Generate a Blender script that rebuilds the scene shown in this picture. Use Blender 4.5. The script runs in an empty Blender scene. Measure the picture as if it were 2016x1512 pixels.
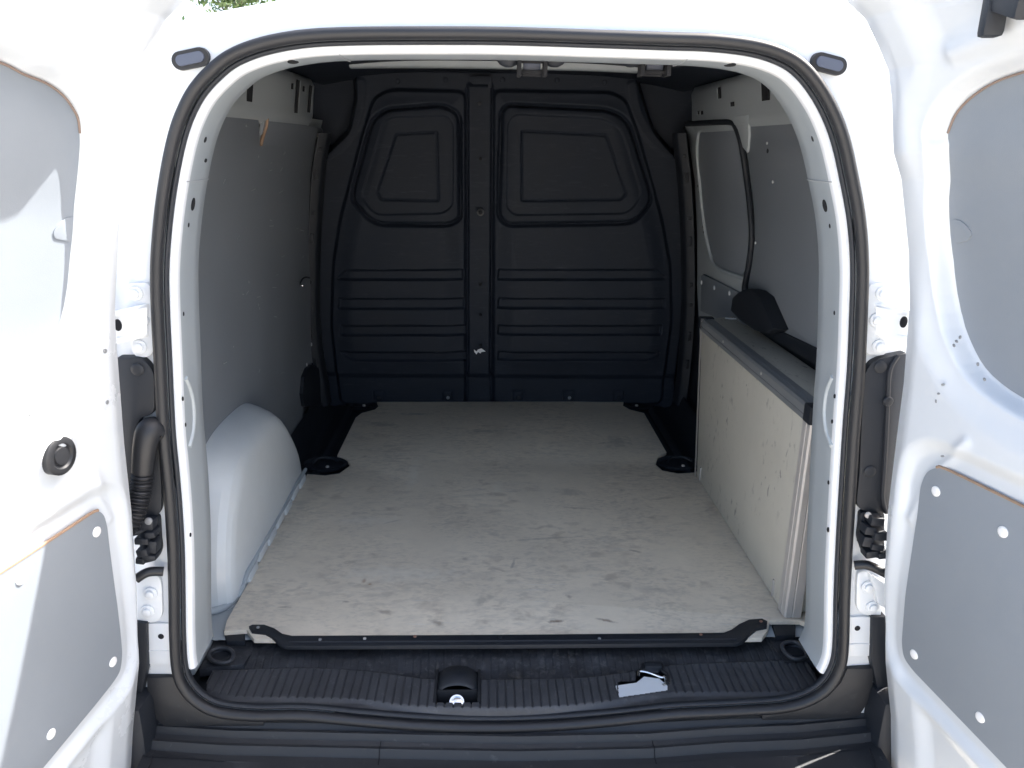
import bpy, bmesh, math, random
import numpy as np
from math import sin, cos, tan, pi, radians, sqrt, atan2
from mathutils import Vector, Matrix
random.seed(7); rng = np.random.default_rng(7)
S = bpy.context.scene; COL = S.collection

# ------------------------------------------------------------------ camera
F = 1523.0
CAM = np.array([-0.063, 0.0, 1.615])
def cam_basis(pitch=17.2, yaw=2.0, roll=0.9):
    p, y, r = map(radians, (pitch, yaw, roll))
    f = np.array([sin(y)*cos(p), cos(y)*cos(p), -sin(p)])
    ri = np.array([cos(y), -sin(y), 0.0]); u = np.cross(ri, f)
    return f, ri*cos(r)+u*sin(r), -ri*sin(r)+u*cos(r)
BF, BR, BU = cam_basis()
cd = bpy.data.cameras.new('camera'); cam = bpy.data.objects.new('camera', cd); COL.objects.link(cam)
cam.matrix_world = Matrix(((BR[0], BU[0], -BF[0], CAM[0]), (BR[1], BU[1], -BF[1], CAM[1]), (BR[2], BU[2], -BF[2], CAM[2]), (0, 0, 0, 1)))
cd.lens = 36*F/2016; cd.sensor_width = 36; cd.clip_start = 0.02; cd.clip_end = 6000
S.camera = cam
# ------------------------------------------------------------------ light
ELEV, AZ = 50.0, 27.0          # sun high, ahead and to the right of the van
W = bpy.data.worlds.new('World'); S.world = W; W.use_nodes = True
nt = W.node_tree; bg = nt.nodes['Background']
sky = nt.nodes.new('ShaderNodeTexSky'); sky.sky_type = 'NISHITA'; sky.sun_disc = False
sky.sun_elevation = radians(ELEV); sky.sun_rotation = radians(90-AZ); sky.air_density = 1.0; sky.dust_density = 5.0; sky.ozone_density = 0.6
nt.links.new(sky.outputs[0], bg.inputs[0]); bg.inputs[1].default_value = 0.15
sl = bpy.data.lights.new('sun', 'SUN'); sl.energy = 4.2; sl.angle = radians(0.5); sl.color = (1, 0.96, 0.9)
so = bpy.data.objects.new('sun', sl); COL.objects.link(so)
sd = Vector((cos(radians(ELEV))*cos(radians(AZ)), cos(radians(ELEV))*sin(radians(AZ)), sin(radians(ELEV))))
so.rotation_euler = sd.to_track_quat('Z', 'Y').to_euler(); so.location = (3, 0, 6)
S.view_settings.view_transform = 'Standard'; S.view_settings.look = 'None'
S.view_settings.exposure = 2.08; S.view_settings.gamma = 1
S.cycles.max_bounces = 10; S.cycles.diffuse_bounces = 6

# ------------------------------------------------------------------ from sight lines to places
def ray(u, v): return BF + BR*(u-1008)/F - BU*(v-756)/F
def at(u, v, X=None, Y=None, Z=None):
    d = ray(u, v)
    t = (X-CAM[0])/d[0] if X is not None else (Y-CAM[1])/d[1] if Y is not None else (Z-CAM[2])/d[2]
    return CAM + d*t
def hit(u, v, fn, axis, x0):
    """place on a curved sheet coordinate[axis] = fn(point)"""
    x = x0
    for _ in range(25):
        p = at(u, v, **{'XYZ'[axis]: x}); x = 0.5*x+0.5*fn(p)
    return at(u, v, **{'XYZ'[axis]: x})
def ss(a, b, x): 
    t = np.clip((x-a)/(b-a), 0, 1); return t*t*(3-2*t)

# ------------------------------------------------------------------ materials
MATS = {}
def mat(name, col, rough=0.5, metal=0.0, coat=0.0, bump=0.0, bscale=300, var=0.0, vscale=6, spec=0.5, extra=None):
    m = bpy.data.materials.new(name); m.use_nodes = True; MATS[name] = m
    n = m.node_tree.nodes; l = m.node_tree.links; b = n['Principled BSDF']
    b.inputs['Base Color'].default_value = (*col, 1); b.inputs['Roughness'].default_value = rough
    b.inputs['Metallic'].default_value = metal; b.inputs['Coat Weight'].default_value = coat; b.inputs['Coat Roughness'].default_value = 0.08
    b.inputs['Specular IOR Level'].default_value = spec
    tc = n.new('ShaderNodeTexCoord')
    if var:
        t = n.new('ShaderNodeTexNoise'); t.inputs['Scale'].default_value = vscale; t.inputs['Detail'].default_value = 8; t.inputs['Roughness'].default_value = 0.65
        l.new(tc.outputs['Object'], t.inputs['Vector'])
        r = n.new('ShaderNodeMapRange'); r.inputs[1].default_value = 0.3; r.inputs[2].default_value = 0.7; r.inputs[3].default_value = 1-var; r.inputs[4].default_value = 1+var
        l.new(t.outputs['Fac'], r.inputs[0])
        x = n.new('ShaderNodeVectorMath'); x.operation = 'SCALE'; x.inputs[0].default_value = col; l.new(r.outputs[0], x.inputs['Scale'])
        l.new(x.outputs[0], b.inputs['Base Color'])
        r2 = n.new('ShaderNodeMapRange'); r2.inputs[3].default_value = max(0.05, rough-0.1); r2.inputs[4].default_value = min(1, rough+0.1)
        l.new(t.outputs['Fac'], r2.inputs[0]); l.new(r2.outputs[0], b.inputs['Roughness'])
    if bump:
        t2 = n.new('ShaderNodeTexNoise'); t2.inputs['Scale'].default_value = bscale; t2.inputs['Detail'].default_value = 3
        l.new(tc.outputs['Object'], t2.inputs['Vector'])
        bp = n.new('ShaderNodeBump'); bp.inputs['Strength'].default_value = bump; bp.inputs['Distance'].default_value = 0.001
        l.new(t2.outputs['Fac'], bp.inputs['Height']); l.new(bp.outputs[0], b.inputs['Normal'])
    if extra: extra(m, n, l, b, tc)
    return m
def scuffs(strength, col, scl=(1.2, 9, 9), thr=(0.62, 0.75), angles=(0.0, 0.6, -0.9)):
    """fine scratches and rubbed marks mixed over whatever base colour there is"""
    def f(m, n, l, b, tc):
        base = b.inputs['Base Color'].links[0].from_socket if b.inputs['Base Color'].links else None
        cur = base
        for i, a in enumerate(angles):
            mp = n.new('ShaderNodeMapping'); mp.inputs['Rotation'].default_value = (a*0.6, a, a); mp.inputs['Scale'].default_value = scl; mp.inputs['Location'].default_value = (i*3.1, i, i)
            l.new(tc.outputs['Object'], mp.inputs[0])
            t = n.new('ShaderNodeTexNoise'); t.inputs['Scale'].default_value = 14+9*i; t.inputs['Detail'].default_value = 5; t.inputs['Distortion'].default_value = 0.4
            l.new(mp.outputs[0], t.inputs['Vector'])
            big = n.new('ShaderNodeTexNoise'); big.inputs['Scale'].default_value = 3.5+i; l.new(tc.outputs['Object'], big.inputs['Vector'])
            r = n.new('ShaderNodeMapRange'); r.inputs[1].default_value = thr[0]; r.inputs[2].default_value = thr[1]; l.new(t.outputs['Fac'], r.inputs[0])
            r2 = n.new('ShaderNodeMapRange'); r2.inputs[1].default_value = 0.42; r2.inputs[2].default_value = 0.62; r2.inputs[4].default_value = strength; l.new(big.outputs['Fac'], r2.inputs[0])
            mu = n.new('ShaderNodeMath'); mu.operation = 'MULTIPLY'; l.new(r.outputs[0], mu.inputs[0]); l.new(r2.outputs[0], mu.inputs[1])
            mx = n.new('ShaderNodeMix'); mx.data_type = 'RGBA'; l.new(mu.outputs[0], mx.inputs[0])
            if cur: l.new(cur, mx.inputs[6])
            else: mx.inputs[6].default_value = b.inputs['Base Color'].default_value[:]
            mx.inputs[7].default_value = (*col, 1); cur = mx.outputs[2]
        l.new(cur, b.inputs['Base Color'])
    return f
def stains(lst):
    """list of (x, y, rx, ry, angle, colour, strength): blotches with ragged edges"""
    def f(m, n, l, b, tc):
        cur = b.inputs['Base Color'].links[0].from_socket
        ns = n.new('ShaderNodeTexNoise'); ns.inputs['Scale'].default_value = 45; ns.inputs['Detail'].default_value = 6; l.new(tc.outputs['Object'], ns.inputs['Vector'])
        for (x, y, rx, ry, a, c, st) in lst:
            sb = n.new('ShaderNodeVectorMath'); sb.operation = 'SUBTRACT'; sb.inputs[1].default_value = (x, y, 0); l.new(tc.outputs['Object'], sb.inputs[0])
            rt = n.new('ShaderNodeVectorRotate'); rt.rotation_type = 'Z_AXIS'; rt.inputs['Angle'].default_value = a; l.new(sb.outputs[0], rt.inputs[0])
            sc = n.new('ShaderNodeVectorMath'); sc.operation = 'MULTIPLY'; sc.inputs[1].default_value = (1/rx, 1/ry, 0); l.new(rt.outputs[0], sc.inputs[0])
            ln = n.new('ShaderNodeVectorMath'); ln.operation = 'LENGTH'; l.new(sc.outputs[0], ln.inputs[0])
            ad = n.new('ShaderNodeMath'); ad.operation = 'MULTIPLY_ADD'; ad.inputs[1].default_value = 2.6; l.new(ns.outputs['Fac'], ad.inputs[0]); l.new(ln.outputs['Value'], ad.inputs[2])
            r = n.new('ShaderNodeMapRange'); r.inputs[1].default_value = 1.55; r.inputs[2].default_value = 2.4; r.inputs[3].default_value = st; r.inputs[4].default_value = 0; l.new(ad.outputs[0], r.inputs[0])
            mx = n.new('ShaderNodeMix'); mx.data_type = 'RGBA'; l.new(r.outputs[0], mx.inputs[0]); l.new(cur, mx.inputs[6]); mx.inputs[7].default_value = (*c, 1); cur = mx.outputs[2]
        l.new(cur, b.inputs['Base Color'])
    return f
def both(*fs):
    def f(*a):
        for g in fs: g(*a)
    return f
WHITE = mat('white_paint', (0.72, 0.745, 0.765), 0.32, coat=0.35, var=0.02, vscale=3)
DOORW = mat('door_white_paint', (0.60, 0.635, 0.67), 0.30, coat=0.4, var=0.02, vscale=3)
JAMB = mat('satin_white_shade_toned', (0.42, 0.455, 0.47), 0.45, coat=0.15, var=0.03, vscale=5)  # body white with the shade of the bay put into its colour
PILL = mat('pillar_satin_shade_toned', (0.35, 0.385, 0.41), 0.5, coat=0.1, var=0.04, vscale=5)  # same paint as the body, darkened to carry the jamb's shade
ARCHW = mat('arch_white_paint', (0.74, 0.77, 0.775), 0.4, coat=0.2, var=0.04, vscale=7)
GREYL = mat('grey_laminate', (0.215, 0.235, 0.26), 0.48, bump=0.25, bscale=900, var=0.06, vscale=4, extra=scuffs(0.35, (0.25, 0.26, 0.27), thr=(0.68, 0.78)))
GREYD = mat('door_grey_laminate', (0.22, 0.245, 0.275), 0.4, bump=0.2, bscale=900, var=0.04, vscale=3, extra=scuffs(0.12, (0.3, 0.31, 0.32), thr=(0.7, 0.8)))
BLK = mat('black_moulded_plastic', (0.012, 0.015, 0.021), 0.55, bump=0.35, bscale=1200, var=0.12, vscale=8, extra=scuffs(0.3, (0.06, 0.065, 0.075), thr=(0.66, 0.8)))
BULK = mat('charcoal_bulkhead_plastic', (0.0115, 0.0165, 0.027), 0.62, spec=0.3, bump=0.3, bscale=1300, var=0.12, vscale=5, extra=scuffs(0.4, (0.045, 0.052, 0.068), scl=(1, 4, 6), thr=(0.58, 0.78)))
SILL = mat('worn_sill_plastic', (0.048, 0.050, 0.056), 0.55, bump=0.5, bscale=700, var=0.25, vscale=14, extra=scuffs(0.45, (0.12, 0.12, 0.125), scl=(3, 3, 3), thr=(0.6, 0.72)))
SILLD = mat('dirty_recess_plastic', (0.022, 0.024, 0.029), 0.6, bump=0.8, bscale=260, var=0.5, vscale=22, extra=scuffs(0.5, (0.1, 0.1, 0.1), scl=(3, 3, 3), thr=(0.56, 0.7)))
BUMP = mat('bumper_plastic', (0.018, 0.0195, 0.023), 0.5, bump=0.3, bscale=900, var=0.15, vscale=10, extra=scuffs(0.3, (0.13, 0.13, 0.13), scl=(2, 2, 2), thr=(0.66, 0.74)))
RUB = mat('seal_rubber', (0.014, 0.015, 0.018), 0.48, bump=0.15, bscale=600, var=0.1, vscale=12)
DEEP = mat('hole_dark', (0.008, 0.009, 0.012), 0.9)
ALU = mat('grey_aluminium', (0.26, 0.27, 0.28), 0.45, metal=0.3, bump=0.1, var=0.08, vscale=20)
ALUW = mat('pale_aluminium', (0.56, 0.53, 0.50), 0.45, metal=0.25, var=0.05, vscale=20)
CHR = mat('chrome_steel', (0.75, 0.75, 0.75), 0.18, metal=1.0)
PLYE = mat('plywood_edge', (0.30, 0.20, 0.135), 0.7, var=0.2, vscale=60)
PLYB = mat('brown_board_edge', (0.22, 0.16, 0.13), 0.7)
WSC = mat('white_screw_cap', (0.78, 0.78, 0.78), 0.4)
RED = mat('rusty_screw', (0.25, 0.13, 0.09), 0.6)
PLUG = mat('blue_grey_rubber_plug', (0.075, 0.09, 0.13), 0.5)
def fl(u, v): p = at(u, v, Z=0.6); return p[0], p[1]
BR1 = (0.16, 0.10, 0.065); GY = (0.36, 0.32, 0.27)
stl = []
for (u, v, ru, rv, a, c, s) in [(1095, 1224, .022, .007, 0, BR1, .85), (1195, 1222, .022, .006, .4, BR1, .7), (1120, 968, .05, .03, .3, GY, .45), (1120, 1174, .012, .008, .8, BR1, .6), (717, 1143, .005, .012, 0, (0.4, 0.24, 0.12), .8), (728, 1150, .006, .005, 0, (0.4, 0.24, 0.12), .7),
        (750, 835, .07, .03, .2, GY, .5), (820, 815, .06, .014, 0, (0.22, .23, .24), .5), (955, 848, .07, .016, 0, GY, .5), (1215, 870, .045, .07, .3, GY, .5), (760, 1205, .03, .01, .2, BR1, .5), (680, 1185, .012, .005, 0, BR1, .6), (860, 1226, .02, .01, .5, BR1, .5), (1250, 1085, .02, .006, .4, BR1, .5),
        (1075, 1060, .1, .006, -.12, GY, .45), (1130, 1000, .06, .005, .1, BR1, .4), (1400, 1000, .02, .07, .2, (0.4, .33, .25), .3), (980, 960, .02, .05, .1, (0.8, .74, .62), .6), (815, 930, .02, .15, 0, (0.86, .79, .67), .55), (780, 1130, .16, .04, 0, (0.84, .78, .67), .5), (720, 1025, .13, .03, 0, (0.84, .77, .66), .45), (1290, 1160, .1, .02, .2, GY, .3), (950, 1180, .02, .03, .6, GY, .5), (560, 1195, .015, .004, 0, BR1, .5), (1010, 1110, .004, .03, .2, GY, .6)]:
    x, y = fl(u, v); stl.append((x, y, ru, rv, a, c, s))
for _ in range(16):
    u_, v_ = random.uniform(560, 1480), random.uniform(830, 1235); x, y = fl(u_, v_); stl.append((x, y, random.uniform(.006, .05), random.uniform(.003, .012), random.uniform(-.5, .9), random.choice([BR1, GY, GY, (.3, .25, .2)]), random.uniform(.15, .4)))
PLY = mat('worn_grey_plywood', (0.80, 0.705, 0.565), 0.48, bump=0.25, bscale=400, var=0.07, vscale=7, extra=both(scuffs(0.36, (0.46, 0.41, 0.34), scl=(1.6, 3.2, 3), thr=(0.50, 0.66), angles=(0.0, 0.15, -0.3, 0.7)), scuffs(0.25, (0.3, 0.24, 0.18), scl=(4, 9, 9), thr=(0.66, 0.74), angles=(0.3, 1.1)), scuffs(0.6, (0.74, 0.72, 0.68), scl=(0.7, 16, 16), thr=(0.66, 0.72), angles=(0.4, -1.2)), scuffs(0.5, (0.42, 0.34, 0.26), scl=(1, 1.4, 1), thr=(0.56, 0.72), angles=(0.2, -.4)), stains(stl)))
BOXP = mat('scuffed_grey_box_laminate', (0.56, 0.535, 0.465), 0.5, bump=0.2, bscale=400, var=0.06, vscale=6, extra=both(scuffs(0.75, (0.19, 0.18, 0.165), scl=(6, 2.6, 1.5), thr=(0.62, 0.7), angles=(0.5, 0.2)), scuffs(0.3, (0.5, 0.5, 0.5), scl=(2, 2, 9), thr=(0.65, 0.8), angles=(0.2, 0.9))))
CONC = mat('pale_concrete', (0.50, 0.47, 0.42), 0.85, bump=0.6, bscale=60, var=0.12, vscale=1.5)
BARK = mat('tree_bark', (0.12, 0.09, 0.07), 0.9, bump=1, bscale=30, var=0.2)
LEAF = mat('green_leaves', (0.07, 0.12, 0.035), 0.5, var=0.45, vscale=3)

# ------------------------------------------------------------------ mesh helpers
def link(name, me, m, parent=None, smooth=True, autosmooth=None):
    o = bpy.data.objects.new(name, me); COL.objects.link(o)
    if m: 
        if not me.materials: me.materials.append(m)
    if smooth and len(me.polygons): me.polygons.foreach_set('use_smooth', [True]*len(me.polygons))
    if autosmooth is not None: sharp(me, autosmooth)
    if parent is not None:
        o.parent = parent; o.location = -parent.location if parent.parent is None else (0, 0, 0)
    return o
def sharp(me, deg):
    bm = bmesh.new(); bm.from_mesh(me); a = radians(deg)
    for e in bm.edges:
        if len(e.link_faces) == 2 and e.calc_face_angle(0) > a: e.smooth = False
    bm.to_mesh(me); bm.free()
def pyd(name, V, Fc, m, parent=None, smooth=True, autosmooth=None):
    me = bpy.data.meshes.new(name); me.from_pydata([tuple(map(float, v)) for v in V], [], [tuple(map(int, f)) for f in Fc]); me.validate()
    return link(name, me, m, parent, smooth, autosmooth)
def grid(name, P, m, parent=None, mask=None, closed_u=False, smooth=True, flip=False):
    """P (nu,nv,3) array of points"""
    nu, nv = P.shape[:2]; idx = np.arange(nu*nv).reshape(nu, nv)
    if closed_u: idx = np.vstack([idx, idx[:1]])
    q = np.stack([idx[:-1, :-1], idx[1:, :-1], idx[1:, 1:], idx[:-1, 1:]], -1).reshape(-1, 4)
    if flip: q = q[:, ::-1]
    if mask is not None: q = q[mask.reshape(-1)]
    used = np.unique(q); re = np.full(nu*nv, -1); re[used] = np.arange(len(used)); q = re[q]
    V = P.reshape(-1, 3)[used]
    me = bpy.data.meshes.new(name); me.vertices.add(len(V)); me.vertices.foreach_set('co', V.astype(np.float32).ravel())
    me.loops.add(q.size); me.loops.foreach_set('vertex_index', q.astype(np.int32).ravel())
    me.polygons.add(len(q)); me.polygons.foreach_set('loop_start', np.arange(0, q.size, 4, dtype=np.int32))
    me.polygons.foreach_set('loop_total', np.full(len(q), 4, dtype=np.int32))
    me.update(calc_edges=True); me.validate()
    return link(name, me, m, parent, smooth)
def bmobj(name, bm, m, parent=None, smooth=False, bevel=0, seg=2, autosmooth=None):
    bmesh.ops.recalc_face_normals(bm, faces=bm.faces)
    if bevel:
        bmesh.ops.bevel(bm, geom=[e for e in bm.edges if len(e.link_faces) == 2 and e.calc_face_angle(0) > 0.5], offset=bevel, segments=seg, affect='EDGES', profile=0.6, clamp_overlap=True)
    me = bpy.data.meshes.new(name); bm.to_mesh(me); bm.free()
    return link(name, me, m, parent, smooth or bevel > 0, autosmooth if autosmooth is not None else (40 if bevel else None))
def add_box(bm, c, h, R=None):
    vs = []
    for i in (-1, 1):
        for j in (-1, 1):
            for k in (-1, 1):
                v = Vector((i*h[0], j*h[1], k*h[2]))
                if R is not None: v = R @ v
                vs.append(bm.verts.new(v+Vector(c)))
    for f in ((0, 1, 3, 2), (4, 6, 7, 5), (0, 4, 5, 1), (2, 3, 7, 6), (0, 2, 6, 4), (1, 5, 7, 3)): bm.faces.new([vs[i] for i in f])
def box(name, c, h, m, parent=None, bevel=0.002, R=None):
    bm = bmesh.new(); add_box(bm, c, h, R); return bmobj(name, bm, m, parent, bevel=bevel)
def frame_of(n):
    n = Vector(n).normalized(); up = Vector((0, 0, 1)) if abs(n.z) < 0.9 else Vector((0, 1, 0))
    a = up.cross(n).normalized(); b = n.cross(a); return a, b, n
def add_lathe(bm, c, n, prof, seg=20, sx=1, sy=1, rot=0):
    """prof: list of (radius, height along n)"""
    a, b, n = frame_of(n); c = Vector(c); rings = []
    if rot: a, b = a*cos(rot)+b*sin(rot), b*cos(rot)-a*sin(rot)
    for r, h in prof:
        rings.append([bm.verts.new(c+a*(r*sx*cos(2*pi*k/seg))+b*(r*sy*sin(2*pi*k/seg))+n*h) for k in range(seg)])
    for r0, r1 in zip(rings, rings[1:]):
        for k in range(seg): bm.faces.new((r0[k], r0[(k+1) % seg], r1[(k+1) % seg], r1[k]))
    bm.faces.new(rings[0][::-1]); bm.faces.new(rings[-1])
def lathe(name, c, n, prof, m, parent=None, seg=20, sx=1, sy=1, rot=0):
    bm = bmesh.new(); add_lathe(bm, c, n, prof, seg, sx, sy, rot); return bmobj(name, bm, m, parent, smooth=True, autosmooth=35)
def button(name, c, n, r, h, m, parent, sx=1, sy=1, rot=0):
    return lathe(name, c, n, [(r, -0.001), (r, h*0.5), (r*0.85, h*0.85), (r*0.5, h)], m, parent, 16, sx, sy, rot)
def cr(pts, n=8, closed=False):
    """Catmull-Rom through points"""
    P = np.array(pts, float); N = len(P); out = []
    rngk = range(N) if closed else range(N-1)
    for i in rngk:
        p0 = P[(i-1) % N] if closed or i > 0 else 2*P[0]-P[1]
        p1 = P[i]; p2 = P[(i+1) % N]
        p3 = P[(i+2) % N] if closed or i+2 < N else 2*P[-1]-P[-2]
        for k in range(n):
            t = k/n; out.append(0.5*((2*p1)+(p2-p0)*t+(2*p0-5*p1+4*p2-p3)*t*t+(3*p1-p0-3*p2+p3)*t**3))
    if not closed: out.append(P[-1])
    return np.array(out)
def round_poly(pts, r=0.02, k=5):
    """polygon corners rounded"""
    P = [np.array(p, float) for p in pts]; out = []; N = len(P)
    for i in range(N):
        a, b, c = P[i-1], P[i], P[(i+1) % N]
        la, lc = np.linalg.norm(a-b), np.linalg.norm(c-b); rr = min(r, la*0.45, lc*0.45)
        p = b+(a-b)/la*rr; q = b+(c-b)/lc*rr
        for j in range(k+1):
            t = j/k; out.append((1-t)**2*p+2*t*(1-t)*b+t*t*q)
    return np.array(out)
def tube(name, pts, r, m, parent=None, seg=12, closed=False, sq=1.0, up=None, caps=True):
    P = np.array(pts, float); N = len(P); rad = np.full(N, r) if np.isscalar(r) else np.array(r)
    T = np.roll(P, -1, 0)-np.roll(P, 1, 0)
    if not closed: T[0] = P[1]-P[0]; T[-1] = P[-1]-P[-2]
    T /= np.linalg.norm(T, axis=1)[:, None]
    n = np.array(up if up is not None else (0, 0, 1.0), float)
    if up is None and abs(T[0][2]) > 0.9: n = np.array((0, 1.0, 0))
    G = np.zeros((N, seg, 3))
    for i in range(N):
        if up is not None: n = np.array(up, float)
        n = n-T[i]*(n@T[i]); n /= np.linalg.norm(n); b = np.cross(T[i], n)
        a = np.arange(seg)*2*pi/seg
        G[i] = P[i]+rad[i]*(np.cos(a)[:, None]*n*sq+np.sin(a)[:, None]*b)
    G = np.concatenate([G, G[:, :1]], 1)
    o = grid(name, G, m, parent, closed_u=closed)
    bm = bmesh.new(); bm.from_mesh(o.data); bmesh.ops.remove_doubles(bm, verts=bm.verts, dist=1e-6)
    if not closed and caps: bmesh.ops.holes_fill(bm, edges=[e for e in bm.edges if len(e.link_faces) == 1], sides=64)
    bmesh.ops.recalc_face_normals(bm, faces=bm.faces)
    for f in bm.faces: f.smooth = True
    bm.to_mesh(o.data); bm.free(); sharp(o.data, 50)
    return o
def plate(name, poly, n, th, m, parent=None, bevel=0.0, bend=None, cuts=None):
    """closed outline (list of 3d points) given thickness th along -n; optional bisect cuts and bend function"""
    n = Vector(n).normalized(); bm = bmesh.new()
    vs = [bm.verts.new(Vector(p)) for p in poly]; f = bm.faces.new(vs)
    bm.normal_update()
    if f.normal.dot(n) < 0: bmesh.ops.reverse_faces(bm, faces=[f])
    r = bmesh.ops.extrude_face_region(bm, geom=[f]); nv = [g for g in r['geom'] if isinstance(g, bmesh.types.BMVert)]
    # the extruded copy becomes the front face, the original the back
    for v in vs: pass
    for v in bm.verts:
        if v not in nv: v.co -= n*th
    bm.normal_update()
    if bevel:
        front = set(nv); es = [e for e in bm.edges if e.verts[0] in front and e.verts[1] in front]
        bmesh.ops.bevel(bm, geom=es, offset=bevel, segments=2, affect='EDGES', profile=0.6, clamp_overlap=True)
    if cuts:
        for co, no in cuts: bmesh.ops.bisect_plane(bm, geom=bm.verts[:]+bm.edges[:]+bm.faces[:], plane_co=co, plane_no=no)
    if bend:
        for v in bm.verts: v.co = Vector(bend(v.co))
    return bmobj(name, bm, m, parent, smooth=True, autosmooth=30)
def sdf(X, Z, poly):
    """signed distance (negative inside) of grid points to a polygon"""
    P = np.array(poly, float); Q = np.roll(P, -1, 0); best = np.full(X.shape, 1e9); ins = np.zeros(X.shape, bool)
    for (ax, az), (bx, bz) in zip(P, Q):
        dx, dz = bx-ax, bz-az; L = dx*dx+dz*dz+1e-12
        t = np.clip(((X-ax)*dx+(Z-az)*dz)/L, 0, 1); d = (X-ax-t*dx)**2+(Z-az-t*dz)**2; best = np.minimum(best, d)
        c = ((az > Z) != (bz > Z)); xi = ax+(Z-az)/(dz if abs(dz) > 1e-12 else 1e-12)*dx; ins ^= c & (X < xi)
    d = np.sqrt(best); return np.where(ins, -d, d)
def sdline(X, Z, pts):
    best = np.full(X.shape, 1e9)
    for (ax, az), (bx, bz) in zip(pts, pts[1:]):
        dx, dz = bx-ax, bz-az; L = dx*dx+dz*dz+1e-12
        t = np.clip(((X-ax)*dx+(Z-az)*dz)/L, 0, 1); best = np.minimum(best, (X-ax-t*dx)**2+(Z-az-t*dz)**2)
    return np.sqrt(best)
def empty(name, loc, label, cat, group=None):
    o = bpy.data.objects.new(name, None); COL.objects.link(o); o.location = loc; o.empty_display_size = 0.2
    o['label'] = label; o['category'] = cat
    if group: o['group'] = group
    return o
def group_part(name, parent):            # a part that is an Empty holding its own pieces
    o = bpy.data.objects.new(name, None); COL.objects.link(o); o.parent = parent; return o

# ================================================================== setting
g = pyd('ground', [(-2500, -2500, 0), (2500, -2500, 0), (2500, 2500, 0), (-2500, 2500, 0)], [(0, 1, 2, 3)], CONC, smooth=False); g['kind'] = 'structure'

# ================================================================== the van
VAN = empty('cargo_van', (0, 0, 0), 'white panel van seen from behind with both rear doors swung open', 'van')
def Ys(z): return 1.238+0.055*(z-0.55)
def on_rear(u, v, off=0.0): return hit(u, v, lambda p: Ys(p[2])+off, 1, 1.3)

SEALPX = [(957,1427),(838,1424),(719,1415),(600,1404),(500,1404),(430,1396),(390,1376),(364,1346),(353,1312),(349,1250),(348,1180),(346,1086),(341,1000),(335,930),(327,847),(320,708),(315,604),(314,525),(320,440),(330,363),(345,285),(362,230),(388,180),(424,140),(462,112),(521,90),(600,76),(700,71),(850,70),(997,71),(1195,77),(1314,81),(1400,84),(1478,93),(1531,108),(1570,130),(1602,165),(1632,215),(1655,275),(1672,350),(1687,435),(1693,525),(1691,614),(1686,728),(1677,842),(1670,950),(1664,1050),(1661,1106),(1658,1180),(1655,1280),(1645,1322),(1624,1352),(1590,1374),(1540,1388),(1460,1394),(1380,1398),(1314,1402),(1195,1415),(1076,1424)]
OUT = [ # outer edge of the rear face of the body
  (-.10,.50),(-.25,.50),(-.4,.50),(-.5,.50),(-.58,.50),(-.64,.50),(-.68,.50),(-.72,.51),(-.745,.55),(-.755,.62),(-.76,.72),(-.76,.84),(-.755,.93),(-.75,1.02),(-.745,1.12),(-.735,1.24),(-.722,1.34),(-.708,1.42),(-.69,1.50),(-.670,1.58),(-.648,1.65),(-.628,1.70),(-.600,1.748),(-.570,1.778),(-.525,1.798),(-.45,1.814),(-.37,1.828),(-.28,1.840),(-.15,1.850),(-.03,1.852),
  (.12,1.848),(.22,1.840),(.30,1.830),(.37,1.820),(.43,1.808),(.49,1.795),(.545,1.776),(.588,1.738),(.618,1.675),(.645,1.60),(.668,1.52),(.69,1.44),(.705,1.36),(.722,1.25),(.735,1.13),(.745,1.02),(.75,.92),(.755,.86),(.76,.79),(.755,.68),(.745,.61),(.72,.55),(.69,.51),(.65,.50),(.58,.50),(.5,.50),(.4,.50),(.25,.50),(.1,.50)]
seal3 = np.array([on_rear(u, v) for u, v in SEALPX]); assert len(OUT) == len(SEALPX)
NS = 6
C3 = cr(seal3, NS, True); O2 = cr(OUT, NS, True)
T = np.roll(C3, -1, 0)-np.roll(C3, 1, 0); T[:, 1] = 0; T /= np.linalg.norm(T, axis=1)[:, None]
NRM = np.stack([-T[:, 2], 0*T[:, 0], T[:, 0]], 1)             # clockwise path -> outward
if ((NRM*(C3-C3.mean(0))).sum(1) < 0).mean() > .5: NRM = -NRM
def sweep(name, prof, m, sel=None, closed=True, parent=VAN):
    idx = np.arange(len(C3)) if sel is None else sel
    G = np.stack([C3[idx]+NRM[idx]*t+np.array([0, dy, 0]) for t, dy in prof], 1)
    return grid(name, G, m, parent, closed_u=closed and sel is None)
# rubber: main bulb plus groove strip inside it
a = np.linspace(0, 2*pi, 17)
sweep('door_seal', [(0.003+0.0098*cos(k), -0.004+0.0108*sin(k)) for k in a], RUB)
sweep('seal_lip', [(-0.005, .006), (-0.007, 0.002), (-0.0105, 0.002), (-0.0125, 0.007), (-0.0125, 0.013), (-0.009, 0.016)], BLK)
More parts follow.
